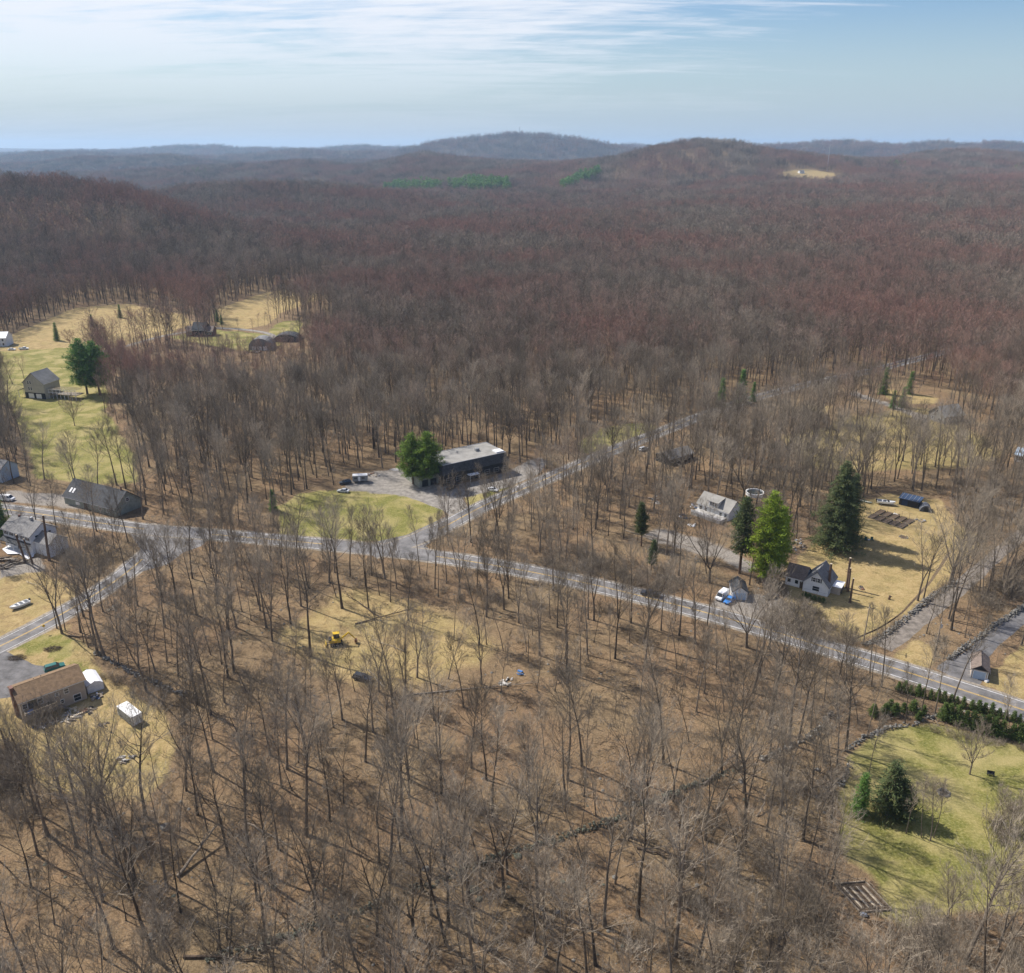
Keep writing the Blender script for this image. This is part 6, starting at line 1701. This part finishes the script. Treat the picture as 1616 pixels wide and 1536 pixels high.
# clipped rows by the main road
hm_ = [ev_mesh('hg%d' % k, 4.0, 1.15, 'hedge', .02, nd_arb, .9) for k in range(3)]
R1 = spline(place_line([(1418, 1090), (1470, 1104), (1540, 1122), (1610, 1142), (1680, 1162)]), 1.0)
R2 = spline(place_line([(1486, 1136), (1530, 1150), (1580, 1164), (1640, 1178), (1690, 1192)]), 1.0)
ords = ['first', 'second', 'third', 'fourth', 'fifth', 'sixth', 'seventh', 'eighth', 'ninth', 'tenth', 'eleventh', 'twelfth', 'thirteenth', 'fourteenth', 'fifteenth', 'sixteenth', 'seventeenth', 'eighteenth', 'nineteenth', 'twentieth', 'twenty first', 'twenty second', 'twenty third', 'twenty fourth', 'twenty fifth']
for Rk, hh, gap, row in ((R1, 2.9, 1.4, 'roadside'), (R2, 4.4, 1.5, 'lawn side')):
    Dd = np.concatenate([[0], np.cumsum(np.linalg.norm(np.diff(Rk, axis=0), axis=1))]); n_ = int(Dd[-1] / gap)
    for k in range(min(n_, 25)):
        d_ = k * gap; x_ = np.interp(d_, Dd, Rk[:, 0]) + random.gauss(0, .12); y_ = np.interp(d_, Dd, Rk[:, 1]) + random.gauss(0, .12)
        pj = proj(x_, y_, 0)
        if pj[0] > 1640: break
        s_ = hh / 4.0 * random.uniform(.82, 1.12)
        put_tree('arborvitae', '%s small clipped evergreen from the left in the %s row by the main road' % (ords[k], row), 'hedge tree', (x_, y_, 0), hm_[k % 3], s_, None, 'clipped evergreens in rows by the main road', random.uniform(1.0, 1.25))
for k, (px, py, hh, lb) in enumerate([(1378, 1130, 3.0, 'leftmost loose evergreen shrub in the bed above the green lawn'), (1396, 1126, 2.6, 'second loose evergreen shrub in the bed above the green lawn'), (1412, 1128, 3.2, 'dark evergreen shrub at the middle of the bed above the lawn'), (1426, 1124, 2.4, 'low evergreen shrub behind the middle of the bed above the lawn'),
                                      (1440, 1122, 3.0, 'wide evergreen shrub in the bed below the roadside row'), (1455, 1128, 2.6, 'last evergreen shrub of the bed before the slim tree'), (1449, 1136, 2.2, 'small yellowish shrub in front of the bed above the lawn'), (1404, 1118, 2.4, 'farthest small shrub in the bed above the lawn')]):
    put_tree('evergreen_shrub', lb, 'shrub', place(px, py), hm_[k % 3], hh / 4.0, None, 'evergreen shrubs in the bed above the lawn', 1.5)
for k in range(5):
    px, py = [(1277, 944), (1285, 947), (1292, 949), (1299, 951), (1270, 941)][k]
    put_tree('hedge_shrub', '%s clipped shrub of the hedge below the cottage windows' % ords[[1, 2, 3, 4, 0][k]], 'shrub', place(px, py), hm_[k % 3], .36, None, 'hedge shrubs under the cottage windows', 2.3)

# ------------------------------------------------------------------ bare trees, one by one
HAND = [  # px, py of the foot, kind, scale
    (98, 1000, 2, .98), (90, 992, 1, .7), (103, 995, 4, .9), (155, 1034, 3, .92), (165, 1038, 3, 1.0), (140, 1022, 4, .95), (132, 1014, 7, 1.0), (148, 1018, 4, .9),
    (232, 1092, 2, 1.0), (245, 1060, 1, .9), (280, 960, 3, .92), (258, 950, 0, .85), (312, 1112, 2, 1.0), (333, 1128, 0, .9),
    (158, 1305, 6, 1.15), (172, 1300, 2, .9), (146, 1296, 8, .85), (85, 1232, 4, .62), (60, 1350, 5, .9), (40, 1260, 6, .7), (30, 1240, 5, .7),
    (1353, 765, 6, 1.2), (1362, 768, 2, .95), (1172, 795, 6, 1.2), (1262, 800, 2, 1.0), (1120, 920, 6, 1.0),
    (1178, 1022, 6, .95), (1116, 988, 2, .62), (1498, 924, 6, 1.22), (1502, 918, 3, .95), (1448, 948, 2, .9), (1456, 950, 0, .82), (1526, 888, 6, 1.15), (1535, 880, 2, 1.0), (1462, 1000, 8, .6),
    (1530, 1222, 9, .95), (1468, 1327, 1, .55), (1473, 1322, 7, .85), (1454, 1322, 7, .75), (1430, 1315, 4, .62), (1310, 1408, 2, .72), (1370, 1226, 7, .85), (1475, 1129, 4, .95), (1590, 1318, 9, .8), (1600, 1325, 7, .6), (1578, 1312, 9, .65),
    (1496, 1450, 9, .75), (118, 672, 9, 1.1), (20, 606, 8, .7), (5, 604, 7, 1.0), (38, 598, 2, .5), (172, 680, 9, .8), (112, 548, 9, .9), (850, 1430, 3, 1.0), (795, 1415, 2, .92), (655, 1478, 6, .9), (430, 1400, 0, 1.0), (398, 1370, 3, .9), (360, 1350, 0, .9), (1215, 1150, 3, 1.0), (1245, 1175, 3, 1.05), (1260, 1168, 0, .95),
    (760, 1080, 2, .7), (598, 1092, 2, .75), (640, 1090, 1, .8), (770, 960, 0, .6), (540, 960, 3, 1.0), (490, 1036, 3, 1.0), (420, 990, 0, .9), (430, 1012, 2, .9)]
hp = []
for px, py, k, s in HAND:
    p = place(px, py); hp.append((p.x, p.y, p.z, random.uniform(0, 6.28), s, k))
hp = np.array(hp)
# keep the counted wood from growing through the hand placed trees
d2 = ((near_pts[:, None, :2] - hp[None, :, :2]) ** 2).sum(-1).min(1)
near_pts = near_pts[d2 > 9]
# only the ones that can be seen
def in_view(P, m=60):
    hts = np.array([KINDS[int(k) % 36][1] for k in P[:, 5]]) * P[:, 4]
    x0, y0 = proj(P[:, 0], P[:, 1], P[:, 2]); x1, y1 = proj(P[:, 0], P[:, 1], P[:, 2] + hts)
    vis = (x0 > -m) & (x0 < 1616 + m) & (y1 < 1536) & (y0 > 0)
    return vis, np.hypot(x1 - x0, y1 - y0), y0, x0
vis, size, fy, fx = in_view(near_pts, -5)
inside = np.clip((1536 - (fy - size)) / np.maximum(size, 1), 0, 1)
score = np.where(vis, size * inside, -1)
# measured from the camera so that the biggest come first
order = np.argsort(-score)
n_more = 299 - len(hp)
ind = near_pts[order[:n_more]]
rest_near = near_pts[order[n_more:]]
single = np.concatenate([hp, ind])
LAND2 = [(n_, np.array([p[0], p[1]])) for n_, p in LAND if 60 < p[1] < 420]
rankings = {}
recs = []
for i, P_ in enumerate(single):
    dd = [(np.linalg.norm(P_[:2] - q), j) for j, (n_, q) in enumerate(LAND2)]; dd.sort()
    recs.append((dd[0][0], dd[0][1], i, dd[1][1]))
recs.sort()
cnt = {}
labels = {}
def side(P_, q):
    dx, dy = P_[0] - q[0], P_[1] - q[1]
    if abs(dx) > abs(dy): return 'right of' if dx > 0 else 'left of'
    return 'beyond' if dy > 0 else 'in front of'
ords2 = ['nearest', 'second', 'third', 'fourth', 'fifth', 'sixth', 'seventh', 'eighth', 'ninth', 'tenth', 'eleventh', 'twelfth', 'thirteenth', 'fourteenth', 'fifteenth', 'sixteenth', 'seventeenth', 'eighteenth', 'nineteenth', 'twentieth']
for dist, j, i, j2 in recs:
    P_ = single[i]; w_ = KINDS[int(P_[5]) % 36][5]; sd = side(P_, LAND2[j][1]); key = (w_, sd, j)
    n_ = cnt.get(key, 0); cnt[key] = n_ + 1
    nm_ = LAND2[j][0].replace('the ', '', 1)
    lab = '%s bare tree %s the %s' % (w_, sd, nm_) if False else '%s%s bare tree %s the %s' % ('' if n_ == 0 else ords2[min(n_, 19)] + ' nearest ', w_, sd, nm_)
    if n_ == 0: lab = 'nearest ' + lab
    labels[i] = lab
print('labels', len(set(labels.values())), len(single), max(len(l.split()) for l in labels.values()))
for i, P_ in enumerate(single):
    k = int(P_[5]); tm, cm_, _, _ = near_meshes[k if k < 10 else k - 26]
    t = put_tree('bare_tree', labels[i], 'bare tree', (P_[0], P_[1], P_[2]), (tm, cm_), P_[4], P_[3], 'bare trees of the near wood and yards'); t.rotation_euler = (random.gauss(0, .035), random.gauss(0, .035), P_[3])

# ------------------------------------------------------------------ low growth, stones, far evergreen stands
nl = bpy.data.collections.new('evergreen_kinds')
for k in range(3):
    C = Buf(); h = 17 + 3 * k
    for w in range(26):
        t = .12 + .88 * w / 26; rr = (4.2 - k * .5) * (1 - t) ** .7 + .3
        for q in range(5):
            a = random.uniform(0, 6.28); L_ = rr * random.uniform(.5, 1.0)
            clump(C, Vector((math.cos(a) * L_, math.sin(a) * L_, h * t)), Vector((math.cos(a), math.sin(a), .1)), 2.2, 2, 0, .3)
    C.tube([Vector((0, 0, -1)), Vector((0, 0, h * .9))], [.3, .05], 4, 1)
    o = bpy.data.objects.new('evergreen_kind_%d' % k, C.mesh('evergreen', [nd_green if k else nd_dark, M['stump_bark']])); nl.objects.link(o)
EV = []
def stand(pts_px, n, seed, smin=.9, smax=1.35):
    P_ = poly(pts_px); r = np.random.default_rng(seed); mn, mx = P_.min(0), P_.max(0); c = 0
    while c < n:
        x, y = r.uniform(mn[0], mx[0]), r.uniform(mn[1], mx[1])
        if poly_sd(P_, np.array([x]), np.array([y]))[0] < 0:
            EV.append((x, y, float(ground_z(x, y)), r.uniform(0, 6.28), r.uniform(smin, smax), r.integers(0, 3))); c += 1
stand([(600, 309), (640, 299), (690, 301), (700, 311), (650, 313)], 220, 1, 1.2, 1.9)
stand([(705, 309), (740, 297), (800, 303), (808, 312), (750, 314)], 260, 2, 1.3, 2.1)
stand([(690, 298), (720, 294), (740, 296), (715, 300)], 25, 5, 1.0, 1.4)
stand([(884, 306), (905, 292), (945, 279), (948, 286), (915, 300), (892, 310)], 190, 3, 1.2, 1.8)
stand([(1395, 266), (1420, 264), (1432, 269), (1400, 271)], 18, 4, 1.0, 1.4)
stand([(1596, 270), (1620, 268), (1622, 278), (1600, 278)], 22, 6, 1.0, 1.4)
stand([(300, 274), (330, 272), (332, 280), (305, 281)], 14, 7, 1.0, 1.3)
stand([(80, 300), (105, 298), (104, 306), (84, 306)], 5, 8, .8, 1.0)
EV = np.array(EV, float)
# loose stones on the wood floor
rk = bpy.data.collections.new('stone_kinds')
for k in range(3):
    o_ = rock(.28 + .12 * k, 'stone' if k < 2 else 'mossy_stone', k); me_ = o_.data; bpy.data.objects.remove(o_)
    o = bpy.data.objects.new('stone_kind_%d' % k, me_); rk.objects.link(o)
X, Y = scatter_points(66, 260, 2.6, 500, .7)
r_ = np.random.default_rng(9)
keep = wood_mask(X, Y, r_.random(len(X))) & (r_.random(len(X)) < np.clip(.05 + .55 * fbm(X / 20, Y / 20, 3, 91), 0.01, .45))
X, Y = X[keep], Y[keep]
stones = np.stack([X, Y, np.zeros(len(X)), r_.uniform(0, 6.28, len(X)), r_.uniform(.12, .42, len(X)) ** 1.0, r_.integers(0, 3, len(X))], 1)
# brush tangles placed where the photograph shows them
def brush_patch(pts_px, n, seed, smin=.7, smax=1.3, kinds=(30, 31, 32)):
    P_ = poly(pts_px); r = np.random.default_rng(seed); mn, mx = P_.min(0), P_.max(0); out_ = []
    while len(out_) < n:
        x, y = r.uniform(mn[0], mx[0]), r.uniform(mn[1], mx[1])
        if poly_sd(P_, np.array([x]), np.array([y]))[0] < 0: out_.append((x, y, 0, r.uniform(0, 6.28), r.uniform(smin, smax), r.choice(kinds)))
    return np.array(out_)
bl = [brush,
      brush_patch([(1190, 985), (1235, 955), (1265, 950), (1310, 985), (1350, 1010), (1345, 1020), (1280, 1012)], 120, 1, .7, 1.1),
      brush_patch([(1480, 1150), (1620, 1178), (1640, 1192), (1560, 1176), (1480, 1160), (1460, 1145)], 34, 2, .35, .6),
      brush_patch([(1225, 1200), (1290, 1180), (1340, 1220), (1330, 1290), (1260, 1300), (1200, 1280)], 34, 3, .8, 1.3),
      brush_patch([(1040, 1370), (1200, 1330), (1300, 1400), (1340, 1536), (1000, 1536), (960, 1460)], 80, 4, .7, 1.4),
      brush_patch([(1400, 1470), (1500, 1440), (1640, 1400), (1640, 1560), (1380, 1560)], 40, 5, .9, 1.5),
      brush_patch([(150, 1060), (230, 1075), (300, 1110), (290, 1140), (210, 1100), (160, 1085)], 40, 6, .5, .9),
      brush_patch([(840, 860), (1060, 900), (1100, 940), (1000, 930), (860, 900)], 90, 7, .7, 1.4),
      brush_patch([(90, 850), (160, 850), (180, 900), (120, 920), (85, 890)], 40, 8, .7, 1.4),
      brush_patch([(0, 800), (110, 830), (100, 840), (0, 815)], 14, 9, .5, .9),
      brush_patch([(0, 1170), (30, 1180), (70, 1270), (60, 1300), (0, 1300)], 30, 10, 1.0, 1.6),
      brush_patch([(460, 890), (760, 900), (800, 960), (560, 930)], 70, 11, .5, 1.0),
      brush_patch([(1150, 800), (1300, 780), (1300, 860), (1240, 880)], 30, 12, .6, 1.1),
      brush_patch([(1540, 940), (1620, 880), (1640, 930), (1560, 985)], 60, 13, .8, 1.5),
      brush_patch([(1500, 760), (1620, 740), (1640, 850), (1540, 870)], 60, 14, .8, 1.5),
      brush_patch([(1560, 1290), (1620, 1270), (1620, 1350), (1570, 1345)], 14, 15, .8, 1.3)]
brush = np.concatenate(bl)

# ------------------------------------------------------------------ the wood that is not counted tree by tree
def gn_scatter(name, P, coll, kind='stuff'):
    me = bpy.data.meshes.new(name)
    me.vertices.add(len(P)); me.vertices.foreach_set('co', P[:, :3].astype(np.float32).ravel())
    for nm, ix, ty in (('rot', 3, 'FLOAT'), ('size', 4, 'FLOAT'), ('pick', 5, 'INT')):
        a = me.attributes.new(nm, ty, 'POINT')
        a.data.foreach_set('value', P[:, ix].astype(np.int32 if ty == 'INT' else np.float32))
    o = link(name, me); tag(o, kind=kind)
    ng = bpy.data.node_groups.new(name, 'GeometryNodeTree')
    ng.interface.new_socket('Geometry', in_out='INPUT', socket_type='NodeSocketGeometry')
    ng.interface.new_socket('Geometry', in_out='OUTPUT', socket_type='NodeSocketGeometry')
    n, l = ng.nodes, ng.links
    gi = n.new('NodeGroupInput'); go = n.new('NodeGroupOutput')
    iop = n.new('GeometryNodeInstanceOnPoints')
    ci = n.new('GeometryNodeCollectionInfo'); ci.inputs['Collection'].default_value = coll
    ci.inputs['Separate Children'].default_value = True; ci.inputs['Reset Children'].default_value = True
    def attr(nm, ty):
        q = n.new('GeometryNodeInputNamedAttribute'); q.data_type = ty; q.inputs['Name'].default_value = nm
        return q.outputs['Attribute']
    cx = n.new('ShaderNodeCombineXYZ'); l.new(attr('rot', 'FLOAT'), cx.inputs['Z'])
    er = n.new('FunctionNodeEulerToRotation'); l.new(cx.outputs[0], er.inputs[0])
    mp = n.new('GeometryNodeMeshToPoints')
    l.new(gi.outputs[0], mp.inputs['Mesh'])
    l.new(mp.outputs[0], iop.inputs['Points']); l.new(ci.outputs[0], iop.inputs['Instance'])
    iop.inputs['Pick Instance'].default_value = True
    l.new(attr('pick', 'INT'), iop.inputs['Instance Index'])
    l.new(er.outputs[0], iop.inputs['Rotation']); l.new(attr('size', 'FLOAT'), iop.inputs['Scale'])
    l.new(iop.outputs[0], go.inputs[0])
    md = o.modifiers.new('scatter', 'NODES'); md.node_group = ng
    return o
wood_all = np.concatenate([rest_near, near2, mid, farp, patch, patch2])
print('WOOD', len(wood_all), 'near', len(near_pts), 'brush', len(brush))
woodland = gn_scatter('woodland', wood_all, src)
undergrowth = gn_scatter('undergrowth', np.concatenate([brush, sticks, saplings]), src)
far_evergreens = gn_scatter('far_evergreen_stands', EV, nl)
loose_stones = gn_scatter('loose_stones', stones, rk)
# ------------------------------------------------------------------ haze of the air
hm = bpy.data.materials.new('haze'); hm.use_nodes = True
nt, N, L = nodes(hm); N.clear()
o_ = N.new('ShaderNodeOutputMaterial'); pv = N.new('ShaderNodeVolumePrincipled')
pv.inputs['Color'].default_value = (0.50, 0.72, 1.0, 1)
pv.inputs['Density'].default_value = 0.000054
pv.inputs['Anisotropy'].default_value = 0.2
L.new(pv.outputs[0], o_.inputs['Volume'])
def haze_box(x0, x1, y0, y1, z0, z1):
    v = [(x, y, z) for z in (z0, z1) for y in (y0, y1) for x in (x0, x1)]
    f = [(0, 2, 3, 1), (4, 5, 7, 6), (0, 1, 5, 4), (2, 6, 7, 3), (0, 4, 6, 2), (1, 3, 7, 5)]
    return tag(link('haze', mesh_from('haze', v, f, [hm])), kind='stuff')
haze_box(float(V[:, 0].min()) - 200, float(V[:, 0].max()) + 200, -900, float(V[:, 1].max()) + 300, float(V[:, 2].min()) - 2, max(float(V[:, 2].max()) + 90, CAM_H + 20))
